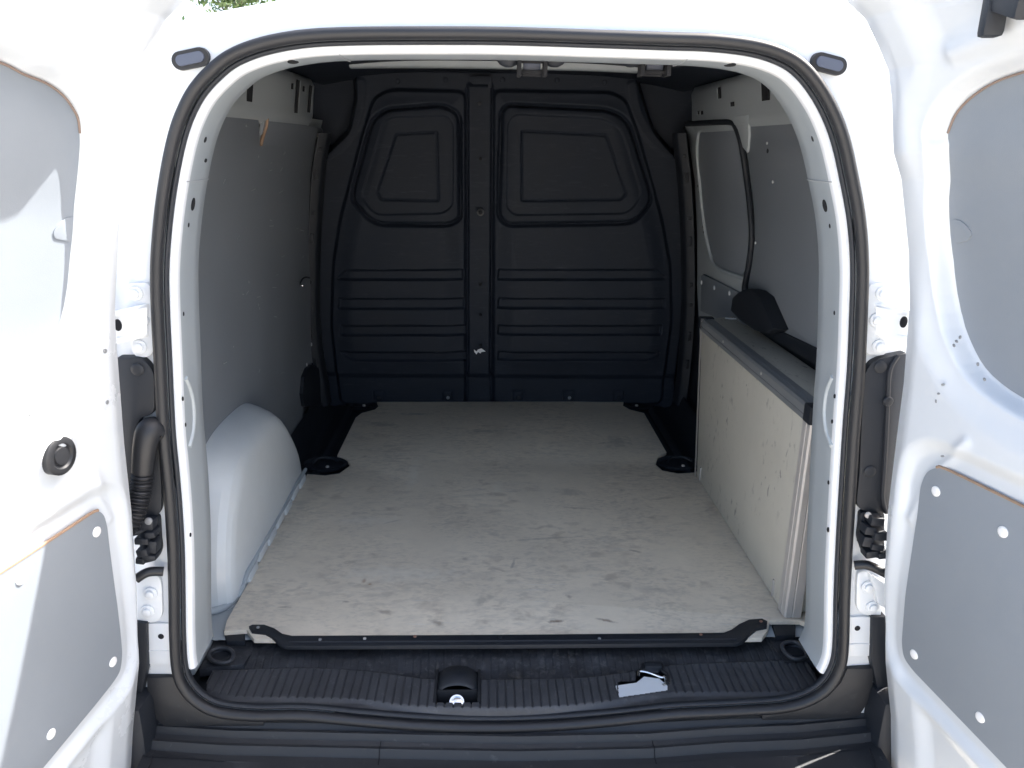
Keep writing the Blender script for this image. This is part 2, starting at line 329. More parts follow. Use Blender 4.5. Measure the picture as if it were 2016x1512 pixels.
# rear face of the body, from under the rubber outwards to the shoulder, then forward as side and roof skin
frac = [(0.0, .012, 0), (0.12, .010, 0), (0.25, .012, 0), (0.38, .013, 0), (0.50, .030, 1), (0.58, .034, 1), (0.80, .034, 1), (0.86, .028, 1), (0.90, .014, 0), (0.95, .022, 0), (1.0, .040, 0), (1.005, .075, 0), (1.01, .13, 0)]
def body_pt(i, f, dy):
    c = C3[i]; o = np.array([O2[i][0], 0, O2[i][1]]); p = c*(1-f)+o*f; p[1] = Ys(p[2])+dy; return p
G = np.zeros((len(C3), len(frac)+6, 3))
for i in range(len(C3)):
    for j, (f, dy, q_) in enumerate(frac): G[i, j] = body_pt(i, f, dy if not q_ else .014+(dy-.014)*ss(1.70, 1.62, C3[i][2])*ss(.85, .95, C3[i][2]))
    o = O2[i]
    dx_, dz_ = o[0], max(o[1]-1.2, 0); L_ = sqrt(dx_*dx_+dz_*dz_)+1e-9; dx_, dz_ = dx_/L_, dz_/L_
    rr = ((abs(dx_)/.81)**7+(abs(dz_)/.75)**7)**(-1/7)
    fo = (dx_*rr, 1.2+dz_*rr) if o[1] > 1.2 else (np.sign(o[0])*max(abs(o[0]), .80*min(1, abs(o[0])/.5)), o[1]-.05)
    for j, (yy, k) in enumerate([(1.50, .08), (1.7, .35), (2.0, .8), (2.5, 1), (3.6, 1), (4.2, .93)]):
        G[i, len(frac)+j] = (o[0]*(1-k)+fo[0]*k, yy, o[1]*(1-k)+fo[1]*k)
body = grid('body_shell', G, WHITE, VAN, closed_u=True)
# inner return of the body frame: pale lip, then the satin jamb running forward into the bay
up_sel = np.array([i for i in range(len(C3)) if 7.6*NS <= i <= 50.6*NS])
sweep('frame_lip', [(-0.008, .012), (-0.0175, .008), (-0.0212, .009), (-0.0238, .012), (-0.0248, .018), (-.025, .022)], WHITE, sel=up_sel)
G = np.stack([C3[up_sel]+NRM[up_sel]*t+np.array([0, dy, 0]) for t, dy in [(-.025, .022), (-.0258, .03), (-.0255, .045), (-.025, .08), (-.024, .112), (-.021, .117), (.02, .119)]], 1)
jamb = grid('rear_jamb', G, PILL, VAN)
def jamb_seam(i):
    p = [C3[i]+NRM[i]*t+np.array([0, dy, 0]) for t, dy in [(-.0243, .012), (-.0262, .036), (-.0262, .06), (-.026, .09), (-.0252, .112)]]
    tube('panel_seam', p, 0.0010, DEEP if False else mat_seam, VAN, seg=6)
mat_seam = mat('seam_sealer', (0.38, 0.4, 0.42), 0.6)  # mid grey for panel seams and chip marks
def near_i(u, v): 
    p = on_rear(u, v); return int(np.argmin(((C3-p)**2).sum(1)))
for u, v in ((330, 345), (1676, 345), (660, 72), (1362, 82)): jamb_seam(near_i(u, v))

# ---- holes and pressed features on the jamb
def jamb_hole(u, v, r, sx, sy, m=DEEP, dy=.10, name='slot_hole', h=.0012, rot=0):
    p = at(u, v, Y=1.40); i = int(np.argmin(((C3[:, [0, 2]]-p[[0, 2]])**2).sum(1)))
    n = -NRM[i]; q = C3[i]+NRM[i]*(-.0275-.0012)+np.array([0, 0, 0]); q[1] = 0
    # exact place: intersect the sight line with the jamb's tangent plane
    q0 = C3[i]+NRM[i]*(-.0256); d = ray(u, v); t = ((q0-CAM)@n)/(d@n); q = CAM+d*t
    return button(name, q, n, r, h, m, VAN, sx, sy, rot)
for u, v, r, sx, sy in [(380, 402, .011, .8, 1), (371, 443, .004, .7, 1), (361, 618, .004, .7, 1), (360, 785, .004, .7, 1), (365, 836, .004, .7, 1), (375, 1053, .004, .7, 1), (391, 1245, .005, .7, 1), (404, 275, .005, 1, 1), (405, 316, .005, 1, .7),
    (1624, 405, .011, .8, 1), (1634, 445, .004, .7, 1), (1643, 616, .004, .7, 1), (1643, 780, .004, .7, 1), (1638, 830, .004, .7, 1), (1631, 950, .004, .7, 1), (1630, 1043, .005, .7, 1), (1615, 1232, .005, .7, 1), (1600, 273, .005, .7, 1)]:
    jamb_hole(u, v, r, sx, sy)
for u, v, s in ((577, 122, 1), (1437, 128, 1)): jamb_hole(u, v, .022, .35, 1.0, rot=0)
for pts in ([(364, 744), (373, 765), (379, 790), (381, 820), (379, 850), (372, 880)], [(1640, 742), (1630, 765), (1625, 790), (1624, 820), (1628, 850), (1638, 878)]):
    P = [at(u, v, Y=1.37) for u, v in pts]
    i0 = [int(np.argmin(((C3[:, [0, 2]]-p[[0, 2]])**2).sum(1))) for p in P]
    Q = []
    for (u, v), i in zip(pts, i0):
        n = -NRM[i]; q0 = C3[i]+NRM[i]*(-.0250); d = ray(u, v); Q.append(CAM+d*(((q0-CAM)@n)/(d@n)))
    tube('pressed_bead', cr(Q, 4), 0.0048, JAMB, VAN, seg=10)
# oval rubber plugs at the top corners
for (u, v, rot) in ((376, 116, 12), (1631, 126, -12)):
    i = near_i(u, v); p = on_rear(u, v, .008); bm = bmesh.new()
    R = Matrix.Rotation(radians(-rot), 3, 'Y')
    def pill(hw, r, y0, y1):
        pts = []
        for k in range(12): pts.append((hw+r*cos(-pi/2+pi*k/11), r*sin(-pi/2+pi*k/11)))
        for k in range(12): pts.append((-hw+r*cos(pi/2+pi*k/11), r*sin(pi/2+pi*k/11)))
        A = [bm.verts.new(R @ Vector((x, y0, z))+Vector(p)) for x, z in pts]; B = [bm.verts.new(R @ Vector((x*.94, y1, z*.94))+Vector(p)) for x, z in pts]
        for k in range(24): bm.faces.new((A[k], A[(k+1) % 24], B[(k+1) % 24], B[k]))
        bm.faces.new(B)
    pill(.0165, .0145, .022, -.004); o = bmobj('rubber_plug', bm, RUB, VAN, smooth=True, autosmooth=35)
    bm = bmesh.new(); pill(.015, .0085, .0, -.0065); bmobj('plug_centre', bm, PLUG, o, smooth=True, autosmooth=35)

# ================================================================== cargo bay shell
def Xw(z): return float(np.interp(z, [0.4, 1.15, 1.3, 1.5, 1.68, 1.78, 1.86], [.728, .728, .722, .705, .668, .62, .52]))
def on_wall(u, v, side, off=0.0): return hit(u, v, lambda p: side*(Xw(p[2])-off), 0, side*.7)
def rk(y, z): return .16*ss(1.9, 1.36, y)*ss(1.45, 1.8, z)
zs = np.concatenate([np.linspace(.45, 1.15, 4), np.linspace(1.2, 1.84, 14)])
for s in (-1, 1):
    ys = np.linspace(1.36, 3.3, 20)
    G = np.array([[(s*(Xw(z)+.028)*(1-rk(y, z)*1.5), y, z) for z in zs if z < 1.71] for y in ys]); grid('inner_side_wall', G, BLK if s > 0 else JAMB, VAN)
xs = np.linspace(-.68, .68, 24)
G = np.array([[(x, y, 1.866-.035*ss(1.9, 1.36, y)-(0.05+.10*ss(1.9, 1.36, y))*abs(x/.68)**3.2) for x in xs] for y in np.linspace(1.40, 3.2, 8)]); grid('inner_roof', G, BULK, VAN)
# rear header crossmember and one roof bow behind it
def bow(name, y0, y1, z, dz, m):
    prof = [(y0, z+.05), (y0, z), (y0+.012, z-.006), (y1-.012, z-.006), (y1, z), (y1, z+.05)]
    G = np.array([[(x, y, zz-dz*abs(x/.6)**3) for (y, zz) in prof] for x in np.linspace(-.50, .50, 30)]); return grid(name, G, m, VAN)
bow('roof_bow', 1.72, 1.79, 1.803, .02, JAMB); bow('roof_bow', 2.64, 2.70, 1.852, .012, JAMB)

bk_ = [(-.74, 3.14, .46), (.74, 3.14, .46)]+[(.785*np.sign(cos(t))*abs(cos(t))**(2/7), 3.14, 1.2+.725*abs(sin(t))**(2/7)) for t in np.linspace(0, pi, 40)]
pyd('cab_backing', bk_, [tuple(range(len(bk_)))], BULK, VAN, smooth=False)
# load floor of the body under the boards
pyd('body_floor', [(-.76, 1.452, .582), (.76, 1.452, .582), (.76, 2.28, .582), (-.76, 2.28, .582)], [(0, 1, 2, 3)], JAMB, VAN, smooth=False)
nx, ny = 160, 60
X, Y = np.meshgrid(np.linspace(-.76, .76, nx), np.linspace(2.285, 3.10, ny), indexing='ij')
Z = .575-.006*(np.abs(((X*1000) % 60)-30) < 9)
grid('front_floor_mat', np.stack([X, Y, Z], -1), BLK, VAN)
for s in (-1, 1):   # step trims beside the board, sloping up to the wall
    G = np.array([[(s*x, y, z) for x, z in ((.60, .580), (.612, .592), (.622, .592), (.64, .578), (.70, .575), (.725, .66))] for y in np.linspace(2.29, 3.02, 6)])
    grid('step_trim', G, BLK, VAN)
# shelf bin trim by the left wall in front of the wheel arch
P = [on_wall(u, v, -1, .012) for u, v in [(599, 742), (606, 725), (614, 718), (640, 730), (640, 800), (600, 800), (596, 775)]]
plate('pillar_foot_trim', P, (1, 0, 0), .03, BLK, VAN, .004)

# ================================================================== bulkhead
YB = 3.02
def bk(u, v): p = at(u, v, Y=YB); return (p[0], p[2])
def bz(v): return bk(945, v)[1]
BH = group_part('bulkhead', VAN)
x = np.linspace(-.80, .80, 560); z = np.linspace(.555, 1.90, 470); X, Z = np.meshgrid(x, z, indexing='ij')
H = np.zeros_like(X)
panL = round_poly([bk(*p) for p in [(918,178),(767,174),(733,192),(712,262),(668,430),(654,520),(650,640),(661,742),(668,800),(918,800)]], .035)
panR = round_poly([bk(*p) for p in [(970,176),(1205,180),(1235,196),(1258,262),(1305,430),(1322,520),(1324,640),(1310,742),(1306,800),(970,800)]], .035)
outer = round_poly([bk(*p) for p in [(700,140),(1250,146),(1262,190),(1285,262),(1345,330),(1352,480),(1345,620),(1330,740),(1330,830),(645,830),(632,740),(615,620),(612,480),(620,330),(690,262),(705,190)]], .03)
so_ = sdf(X, Z, outer); H += -.085*ss(.0, .03, so_)
# the curved shoulder bands at the top corners
for pts in ([(708,165),(704,215),(690,255),(668,285),(645,300)], [(1246,170),(1256,220),(1278,262),(1300,285),(1325,302)]):
    d = sdline(X, Z, cr([bk(*p) for p in pts], 6)); H += .006*ss(.028, .012, d)
for pl in (panL, panR):
    d = sdf(X, Z, pl); H += .020*ss(.006, -.012, d)+.014*ss(-.01, -.09, d)*ss(bz(742), bz(690), Z)
# lower skirt bends back
H += -.014*ss(bz(735), bz(748), Z)
# centre strip
cxl = bk(920, 400)[0]; cxr = bk(968, 400)[0]; inC = (X > cxl) & (X < cxr)
H += .012*ss(cxl-.004, cxl+.003, X)*ss(cxr+.004, cxr-.003, X)*ss(bz(160), bz(172), Z)
for cxx in (cxl, cxr): H += -.016*np.exp(-((X-cxx)/.0042)**2)*(Z > bz(745))*(Z < bz(172))
reg = np.zeros(X.shape, int)
WL = [[(759,216),(872,206),(905,224),(907,430),(886,442),(738,441),(695,397),(694,377),(731,238)], [(755,240),(775,231),(880,228),(893,246),(892,405),(872,420),(739,423),(713,389),(716,372)], [(780.5,264),(860,260),(864,395),(751,393),(743,377)]]
WR = [[(987,218),(1001,206),(1199,216),(1237,238),(1282,378),(1280,402),(1247,438),(997,442),(981,425)], [(999,242),(1013,226),(1187,234),(1223,254),(1263,385),(1235,420),(1013,423),(997,409)], [(1027,258),(1193,266),(1233,381),(1221,393),(1027,395)]]
for k, Wd in enumerate((WL, WR)):
    d0 = sdf(X, Z, round_poly([bk(*p) for p in Wd[0]], .045)); d1 = sdf(X, Z, round_poly([bk(*p) for p in Wd[1]], .035)); d2 = sdf(X, Z, round_poly([bk(*p) for p in Wd[2]], .008))
    H += -.022*np.exp(-(d0/.0065)**2)+.004*ss(.01, -.004, d0)-.007*ss(.003, -.003, d1)+.0*d1-.006*np.exp(-(d2/.0034)**2)-.002*ss(.003, -.003, d2)
    reg[d0 < 0] = 1+k; reg[d2 < 0] = 3+k
ribs = [[(664,548),(680,531),(912,530),(912,551),(664,551)], [(667,587),(914,587),(914,608),(665,608)], [(671,640),(916,640),(916,660),(669,660)], [(670,692),(917,692),(917,710),(693,710),(676,700)],
        [(981,530),(1290,530),(1310,545),(1310,551),(979,551)], [(981,587),(1309,587),(1308,607),(979,607)], [(981,640),(1303,640),(1301,659),(979,659)], [(981,692),(1299,692),(1296,700),(1275,709),(979,709)]]
for k, rb in enumerate(ribs):
    d = sdf(X, Z, round_poly([bk(*p) for p in rb], .006))
    top = Z
    H += -.014*ss(.004, -.007, d); reg[d < .0035] = 5+k
for u in (745, 881, 1020, 1120, 1219):
    cx_, cz_ = bk(u, 781); d = np.maximum(np.abs(X-cx_)-.021, np.abs(Z-cz_)-.020)
    H += .004*ss(.002, -.002, d)-.004*np.exp(-(d/.003)**2)
H += .0006*np.sin(X*21+Z*7)+.0008*np.sin(Z*17-X*5)
Yg = YB-H+.02
ctr = lambda A: A[:-1, :-1]
rc = ctr(reg); P3 = np.stack([X, Yg, Z], -1); keep = ctr(so_) < .05
Xc, Zc = X[:-1, :-1], Z[:-1, :-1]
mainm = (rc == 0) & (((np.abs(Xc)/.79)**7+(np.maximum(Zc-1.2, 0)/.725)**7) < 1)
grid('divider_panel', P3, BULK, BH, mask=mainm)
for k in (1, 2): grid('window_surround', P3, BULK, BH, mask=(rc == k))
for k in (3, 4): grid('window_blank', P3, BULK, BH, mask=(rc == k))
for k in range(8): grid('pressed_rib', P3, BULK, BH, mask=(rc == 5+k))
for v in (313, 560, 620, 680): button('retaining_pin', at(946, v, Y=YB-.020), (0, -1, 0), .006, .004, DEEP, BH)
button('retaining_pin', at(946, 418, Y=YB-.020), (0, -1, 0), .014, .004, SILL, BH); button('retaining_pin', at(946, 418, Y=YB-.025), (0, -1, 0), .008, .004, DEEP, BH)
button('retaining_pin', at(944, 204, Y=YB-.020), (0, -1, 0), .007, .002, BLK, BH)
for u in (745, 881, 1020, 1120, 1219): button('screw', at(u+1, 783, Y=YB+.008), (0, -1, 0), .007, .005, ALU if u in (1120, 881) else BLK, BH)
for u, v in ((783, 160), (877, 157), (990, 157), (1097, 158), (1190, 162)): button('screw', at(u, v, Y=YB+.018), (0, -1, 0), .009, .005, BULK, BH)
# torn white sticker remnant
P = [at(u, v, Y=YB-.0135) for u, v in [(933,688),(938,692),(941,688),(948,686),(956,692),(948,693),(946,696),(941,693),(938,698),(934,693)]]
plate('torn_sticker', P, (0, -1, 0), .001, WSC, BH)
# header strip lip at the top centre, left end stepped
P = [at(u, v, Y=YB-.022) for u, v in [(925,150),(968,150),(968,172),(961,172),(961,166),(932,166),(925,160)]]; plate('strip_cap', P, (0, -1, 0), .01, BULK, BH, .002)
# pillar trims left and right of the bulkhead, with clips
for s, us in ((-1, [(640,262),(628,330),(621,420),(617,520),(617,620),(622,690),(634,760),(640,800)]), (1, [(1338,262),(1342,300),(1348,350),(1353,430),(1356,520),(1356,600),(1351,690),(1344,760),(1338,800)])):
    c = cr([at(u, v, Y=2.93) for u, v in us], 6)
    G = np.stack([c+np.array([dx*s, dy, 0]) for dx, dy in ((-.012, .07), (-.012, .012), (-.005, .0), (.010, -.004), (.016, -.01), (.022, -.012), (.024, .05))], 1)
    grid('pillar_trim', G, BLK, VAN)
    for v in (300, 350, 420, 470, 560, 600, 655, 715):
        j = int(np.argmin(np.abs([at(945, v, Y=2.93)[2]-q[2] for q in c]))); box('trim_clip', c[j]+np.array([.006*s, -.008, 0]), (.006, .004, .018 if (v//10) % 2 else .007), BLK, VAN, .002)

# ================================================================== side linings
cutsZ = [((0, 0, zz), (0, 0, 1)) for zz in np.arange(1.15, 1.85, .05)]
def wall_panel(name, px, side, th, m, off=0.0, bevel=0.0015, parent=VAN):
    pts = [on_wall(u, v, side, off) for u, v in px]
    flat = [(side*.7, p[1], p[2]) for p in pts]
    def bend(c): return (side*(Xw(c.z)-off)+(c.x-side*.7), c.y, c.z)
    return plate(name, flat, (-side, 0, 0), th, m, parent, bevel, bend, cutsZ)
LP = [(355,700),(355,330),(412,218),(448,213),(509,221),(512,284),(514,284),(524,222),(606,238),(608,246),(622,250),(633,252),(636,258),(634,280),(625,380),(617,450),(613,520),(612,620),(613,690),(616,714),(606,720),(599,742),(597,790),(596,815),(590,900),(590,960),(355,1200)]
LL = wall_panel('side_lining', LP, -1, .010, GREYL)
LL['label'] = 'tall grey side lining board above the white wheel arch'
def wall_dot(u, v, side, r, m, parent, h=.002, off=0.0, sx=1, sy=1, name='screw'):
    p = on_wall(u, v, side, off); return button(name, p, (-side, 0, 0), r, h, m, parent, sx, sy)
for u, v in ((606, 243), (625, 266), (604, 718), (613, 678)): wall_dot(u, v, -1, .007, WSC, LL)
for u, v in ((490, 555), (509, 600), (511, 607), (559, 303), (561, 300), (509, 308), (485, 247)): wall_dot(u, v, -1, .0035, mat_seam, LL, h=.0008, name='chip_mark')
for _ in range(26):
    u_, v_ = random.uniform(425, 600), random.uniform(290, 740); L_ = random.uniform(2, 9); a_ = random.uniform(-1.2, .4)
    tube('chip_mark', [on_wall(u_, v_, -1, .0002), on_wall(u_+L_*cos(a_), v_+L_*sin(a_), -1, .0002)], random.uniform(.0008, .0016), mat_seam, LL, seg=4)
# plywood edge showing at the notch and along the top
tube('lining_edge', [on_wall(u, v, -1, .002) for u, v in ((527, 224), (524, 250), (518, 268), (513, 286))], .005, PLYE, LL, seg=6)
tube('lining_edge', [on_wall(u, v, -1, .002) for u, v in ((430, 213), (470, 214), (509, 221))], .004, PLYE, LL, seg=6)
# small wire tail by the front of the left lining
tube('wire_tail', cr([on_wall(u, v, -1, .015) for u, v in ((610, 547), (602, 546), (596, 549), (592, 556), (592, 562))], 5), .003, BLK, VAN, seg=6)
wall_dot(594, 562, -1, .006, CHR, VAN, h=.006, off=.012)

# cant rails: white box section under the roof, both sides
for s in (-1, 1):
    y1 = 2.80 if s < 0 else 2.86
    prof = [(.70, 1.650), (.668, 1.668), (.655, 1.680), (.650, 1.70), (.644, 1.765), (.640, 1.79), (.650, 1.812), (.70, 1.828)]
    ys = [1.37, 1.5, 1.6, 1.7, 1.8, 1.9, 2.3, y1-.03, y1]
    G = np.array([[(s*(px+(.0 if y < y1 else .02))*(1-1.0*rk(y, 1.8)), y, pz-.04*ss(1.9, 1.36, y)) for px, pz in prof] for y in ys])
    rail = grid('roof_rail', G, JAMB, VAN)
    endp = [(s*(px+.02), y1, pz) for px, pz in prof]+[(s*.72, y1, 1.79), (s*.72, y1, 1.66)]
    pyd('rail_end', endp, [tuple(range(len(endp)))], DEEP, rail, smooth=False)
    def rail_hit(u, v):
        n = Vector((-s*.988, 0, -.152)).normalized(); n = np.array(n); q0 = np.array((s*.644, 0, 1.732)); d = ray(u, v); return CAM+d*(((q0-CAM)@n)/(d@n)), n
    slots = [(492, 180, .006, .024), (585, 190, .005, .048), (610, 195, .005, .042), (576, 170, .002, .008), (598, 175, .002, .008)] if s < 0 else [(1416, 183, .003, .016), (1507, 180, .008, .022), (1442, 205, .004, .006), (1376, 222, .003, .006), (1382, 222, .003, .006)]
    for u, v, hy, hz in slots:
        p, n = rail_hit(u, v); aa, bb, nn = frame_of(n)
        R = Matrix((aa, bb, nn)).transposed(); 
        bm = bmesh.new(); add_box(bm, p, (hy*3.0, hz, .002), R); bmobj('slot_hole', bm, DEEP, rail)
        bm = bmesh.new(); add_box(bm, Vector(p)+Vector((0, -(hy*3.0+.005), 0))*(-1), (.005, hz, .0025), R); bmobj('slot_edge', bm, JAMB, rail)
p, n = None, None

# sliding door on the right with its blanked window
WF = [(1356,262),(1366,254),(1448,250),(1462,300),(1474,400),(1478,470),(1470,540),(1463,590),(1440,582),(1378,545),(1372,500),(1364,400),(1356,300)]
SD = group_part('sliding_door', VAN); SD['label'] = 'white inner sliding door with blanked window and black rubber edge'
wall_panel('door_frame', [(1350,250),(1352,262),(1470,246),(1500,400),(1500,560),(1470,720),(1380,720),(1372,560)], 1, .02, JAMB, off=-.008, parent=SD)
wall_panel('window_blank', [(1378,262),(1384,258),(1447,254),(1456,290),(1468,360),(1474,430),(1473,480),(1466,530),(1460,545),(1412,524),(1396,490),(1384,420),(1376,340),(1373,290)], 1, .004, GREYL, off=-.003, parent=SD)['label'] = 'grey board blanking the sliding door window'
fr = cr([on_wall(u, v, 1, -.002) for u, v in [(1384,255),(1376,262),(1373,300),(1376,340),(1384,420),(1396,490),(1412,526),(1466,548)]], 6)
tube('window_flange', fr, .007, JAMB, SD, seg=8)
for u, v in ((1374, 366), (1376, 377), (1380, 412), (1384, 446), (1385, 457)): wall_dot(u, v, 1, .006, DEEP, SD, h=.001, off=-.0075, sx=.9, sy=.8, name='slot_hole')
lp = wall_panel('lower_lining', [(1380,543),(1384,540),(1462,580),(1470,640),(1440,640),(1379,612)], 1, .008, GREYL, off=.002, parent=SD)
for u, v in ((1381, 556), (1406, 566), (1436, 577)): wall_dot(u, v, 1, .008, WSC, SD, off=.003)
tube('door_edge_seal', cr([on_wall(u, v, 1, .008) for u, v in [(1352,244),(1380,242),(1420,240),(1440,241),(1449,250),(1460,285),(1470,350),(1478,420),(1480,470),(1475,520),(1467,560),(1466,575)]], 6), [.012]*61+[.012]*6 if False else .0095, BLK, SD, seg=8)
wall_panel('latch_cover', [(1440,586),(1452,574),(1466,568),(1480,572),(1495,584),(1508,615),(1522,648),(1508,658),(1484,652),(1455,632),(1436,612)], 1, .05, BLK, off=.045, bevel=.012, parent=SD)
wall_panel('lower_track_trim', [(1508,640),(1530,650),(1650,708),(1650,745),(1612,722),(1500,656)], 1, .02, BLK, off=.012, parent=SD)
# rear quarter lining, right
RL = wall_panel('side_lining', [(1470,232),(1560,222),(1655,260),(1655,760),(1613,694),(1520,648),(1506,620),(1492,585),(1478,568),(1472,566),(1480,520),(1486,470),(1484,400),(1476,330),(1471,290)], 1, .010, GREYL, off=.004)
RL['label'] = 'grey side lining board behind the sliding door'
for u, v in ((1521, 358), (1487, 478), (1510, 282)): wall_dot(u, v, 1, .004, WSC, RL, off=.005, h=.001)
for u, v in ((1511, 297), (1546, 232)): wall_dot(u, v, 1, .006, BLK, RL, off=.005, h=.001)
tube('lining_edge', [on_wall(u, v, 1, .006) for u, v in ((1475, 230), (1520, 225), (1570, 223))], .003, PLYE, RL, seg=6)
wall_panel('pillar_gusset', [(1450,228),(1472,226),(1472,290),(1470,300),(1462,290),(1452,255),(1440,238)], 1, .006, JAMB, off=.010)

# ================================================================== left wheel arch
yc, z0 = 1.945, .582
th = np.linspace(0, pi, 49)
def arch_curve(ry, rz, e=2.7): return [(yc-ry*np.sign(cos(t))*abs(cos(t))**(2/e), z0+rz*abs(sin(t))**(2/e)) for t in th]
rings = [(-.76, 1.00, .965), (-.725, 1.0, .95), (-.700, .995, .925), (-.672, .985, .885), (-.655, .965, .845), (-.6465, .94, .81), (-.6425, .915, .78), (-.640, .88, .74), (-.636, .5, .42), (-.632, .02, .02)]
AC = cr([(1.552,.582),(1.562,.68),(1.605,.80),(1.67,.890),(1.735,.928),(1.85,.941),(2.03,.930),(2.12,.888),(2.205,.80),(2.275,.70),(2.305,.582)], 7)
G = np.array([[(xx, 1.93+(yy-1.93)*a_, .582+(zz-.582)*b_) for (yy, zz) in AC] for xx, a_, b_ in [(r_[0], r_[1], r_[2]/.965) for r_ in rings]])
arch = grid('wheel_arch', G, ARCHW, VAN); sharp(arch.data, 16); arch['label'] = 'white painted wheel arch bulging into the load bay'
bm = bmesh.new()
for k in range(7): add_box(bm, (-.633, 1.66+.088*k+.03, .606+.008*(k % 2)), (.006, .036, .012))
bmobj('arch_flange', bm, ARCHW, arch, bevel=.004)
tube('flange_lip', [(-.640, 1.60, .592), (-.634, 1.66, .622), (-.634, 1.9, .626), (-.634, 2.28, .622)], .006, JAMB, arch, seg=8)
tube('flange_lip', cr([(-.73, 1.56, .60), (-.69, 1.545, .592), (-.655, 1.575, .590), (-.636, 1.64, .592)], 4), .009, JAMB, arch, seg=8)

# ================================================================== sill
def sill_y(u, v, z=0.5680): return at(u, v, Z=z)
nx, ny = 900, 120
x = np.linspace(-.655, .655, nx); y = np.linspace(1.241, 1.50, ny); X, Y = np.meshgrid(x, y, indexing='ij')
bt = cr([sill_y(u, v)[:2] for u, v in [(375,1326),(400,1321),(470,1320),(600,1317),(719,1322),(798,1332),(858,1338),(1036,1338),(1155,1334),(1235,1324),(1322,1312),(1442,1307),(1549,1304),(1620,1305),(1636,1316)]], 4)
bb_ = cr([sill_y(u, v)[:2] for u, v in [(375,1330),(405,1353),(450,1368),(528,1371),(600,1372),(719,1376),(798,1387),(957,1392),(1116,1387),(1235,1374),(1314,1363),(1400,1361),(1480,1361),(1549,1359),(1602,1350),(1636,1322)]], 4)
ytop = np.interp(X, bt[:, 0], bt[:, 1]); ybot = np.interp(X, bb_[:, 0], bb_[:, 1])
Z = np.full_like(X, 0.5680)
inb = ss(.004, -.004, Y-ytop)
Z -= .007*(1-inb)*ss(0, .008, Y-ytop)-.012*ss(1.36, 1.42, Y)                  # recess behind the band
Z -= .006*ss(.002, -.010, Y-ybot)
_lo = np.array(sorted([(p[0], p[2]) for i_, p in enumerate(C3) if p[2] < .64 and abs(p[0]) < .62])); zsl = np.interp(X, _lo[:, 0], _lo[:, 1])+.004
kf = ss(ybot-.003, np.maximum(ybot-.016, 1.244), Y); Z = Z*(1-kf)+np.minimum(zsl, Z)*kf
lpoly = [sill_y(u, v)[:2] for u, v in [(1216,1343),(1251,1341),(1251,1320),(1265,1318),(1267,1306),(1303,1306),(1303,1322),(1315,1330),(1314,1360),(1218,1374)]]
dl = sdf(X, Y, lpoly)
rib = np.abs(((X+.003)/.0172) % 1-.5)
Z -= .0045*ss(.0, .006, dl)*ss(.5-.12, .5-.05, rib)*ss(.003, -.002, Y-ytop)*ss(-.002, .003, Y-ybot)
rib2 = np.abs((X/.0165+np.sin(Y*9)*.1) % 1-.5)
Z -= .0022*ss(.42, .49, rib2)*ss(.002, .006, Y-ytop)
# striker housing and latch openings
hx0, hx1 = sill_y(857, 1360)[0], sill_y(943, 1360)[0]; hy0 = sill_y(900, 1383)[1]; hy1 = sill_y(900, 1318)[1]
house = (X > hx0) & (X < hx1) & (Y > hy0) & (Y < hy1)
keep = ~((X[:-1, :-1] > hx0) & (X[:-1, :-1] < hx1) & (Y[:-1, :-1] > hy0) & (Y[:-1, :-1] < hy1))
lpoly = [sill_y(u, v)[:2] for u, v in [(1216,1343),(1251,1341),(1251,1320),(1265,1318),(1267,1306),(1303,1306),(1303,1322),(1315,1330),(1314,1360),(1218,1374)]]
dl = sdf(X, Y, lpoly); keepl = dl[:-1, :-1] > 0
isband = ((Y-ytop)[:-1, :-1] < .004)
# left/right ends follow the rubber
sealpoly = [(p[0], p[1]) for p in C3]
ends = np.interp(Y, [1.232, 1.27, 1.31, 1.36, 1.50], [.50, .60, .636, .655, .655]); 
def clipx(a, b): return np.abs(X[:-1, :-1]) < np.interp(Y[:-1, :-1], a, b)
cm = clipx([1.212, 1.238, 1.25, 1.27, 1.30, 1.33, 1.37, 1.42, 1.5], [.36, .46, .53, 0.5680, .615, .625, .625, .61, .60])
sp = grid('sill_step_cover', np.stack([X, Y, Z], -1), SILL, VAN, mask=keep & keepl & isband & cm); sp['label'] = 'ribbed dark plastic sill cover'
grid('sill_recess', np.stack([X, Y, Z], -1), SILLD, VAN, mask=keep & keepl & ~isband & cm)
pyd('sill_underlay', [(-.70, 1.262, 0.5325), (.70, 1.262, 0.5325), (.70, 1.52, 0.5325), (-.70, 1.52, 0.5325)], [(0, 1, 2, 3)], BLK, VAN, smooth=False)
# white paint and chrome seen through the latch opening
lw = [sill_y(u, v, .5672) for u, v in [(1212,1350),(1253,1344),(1268,1332),(1298,1336),(1314,1350),(1314,1359),(1219,1373)]]
LO = plate('latch_opening', lw, (0, 0, 1), .004, WHITE, VAN)
hk = [sill_y(u, v, 0.5680) for u, v in [(1255,1335),(1258,1320),(1270,1318)]]
tube('latch_hook', cr([sill_y(u, v, 0.5660) for u, v in [(1257,1333),(1258,1322),(1275,1324),(1292,1330),(1303,1334),(1310,1332),(1311,1346),(1304,1350)]], 4), .0035, CHR, LO, seg=8)
box('latch_body', sill_y(1285, 1315, 0.5680), (.018, .008, .010), BLK, LO, .003); box('latch_body', sill_y(1284, 1324, 0.5630), (.014, .005, .004), CHR, LO, .002)
tube('opening_edge', cr([sill_y(u, v, 0.5710) for u, v in [(1267,1319),(1268,1307),(1302,1307),(1304,1321),(1314,1328),(1315,1345)]], 3), .0035, RUB, LO, seg=8)
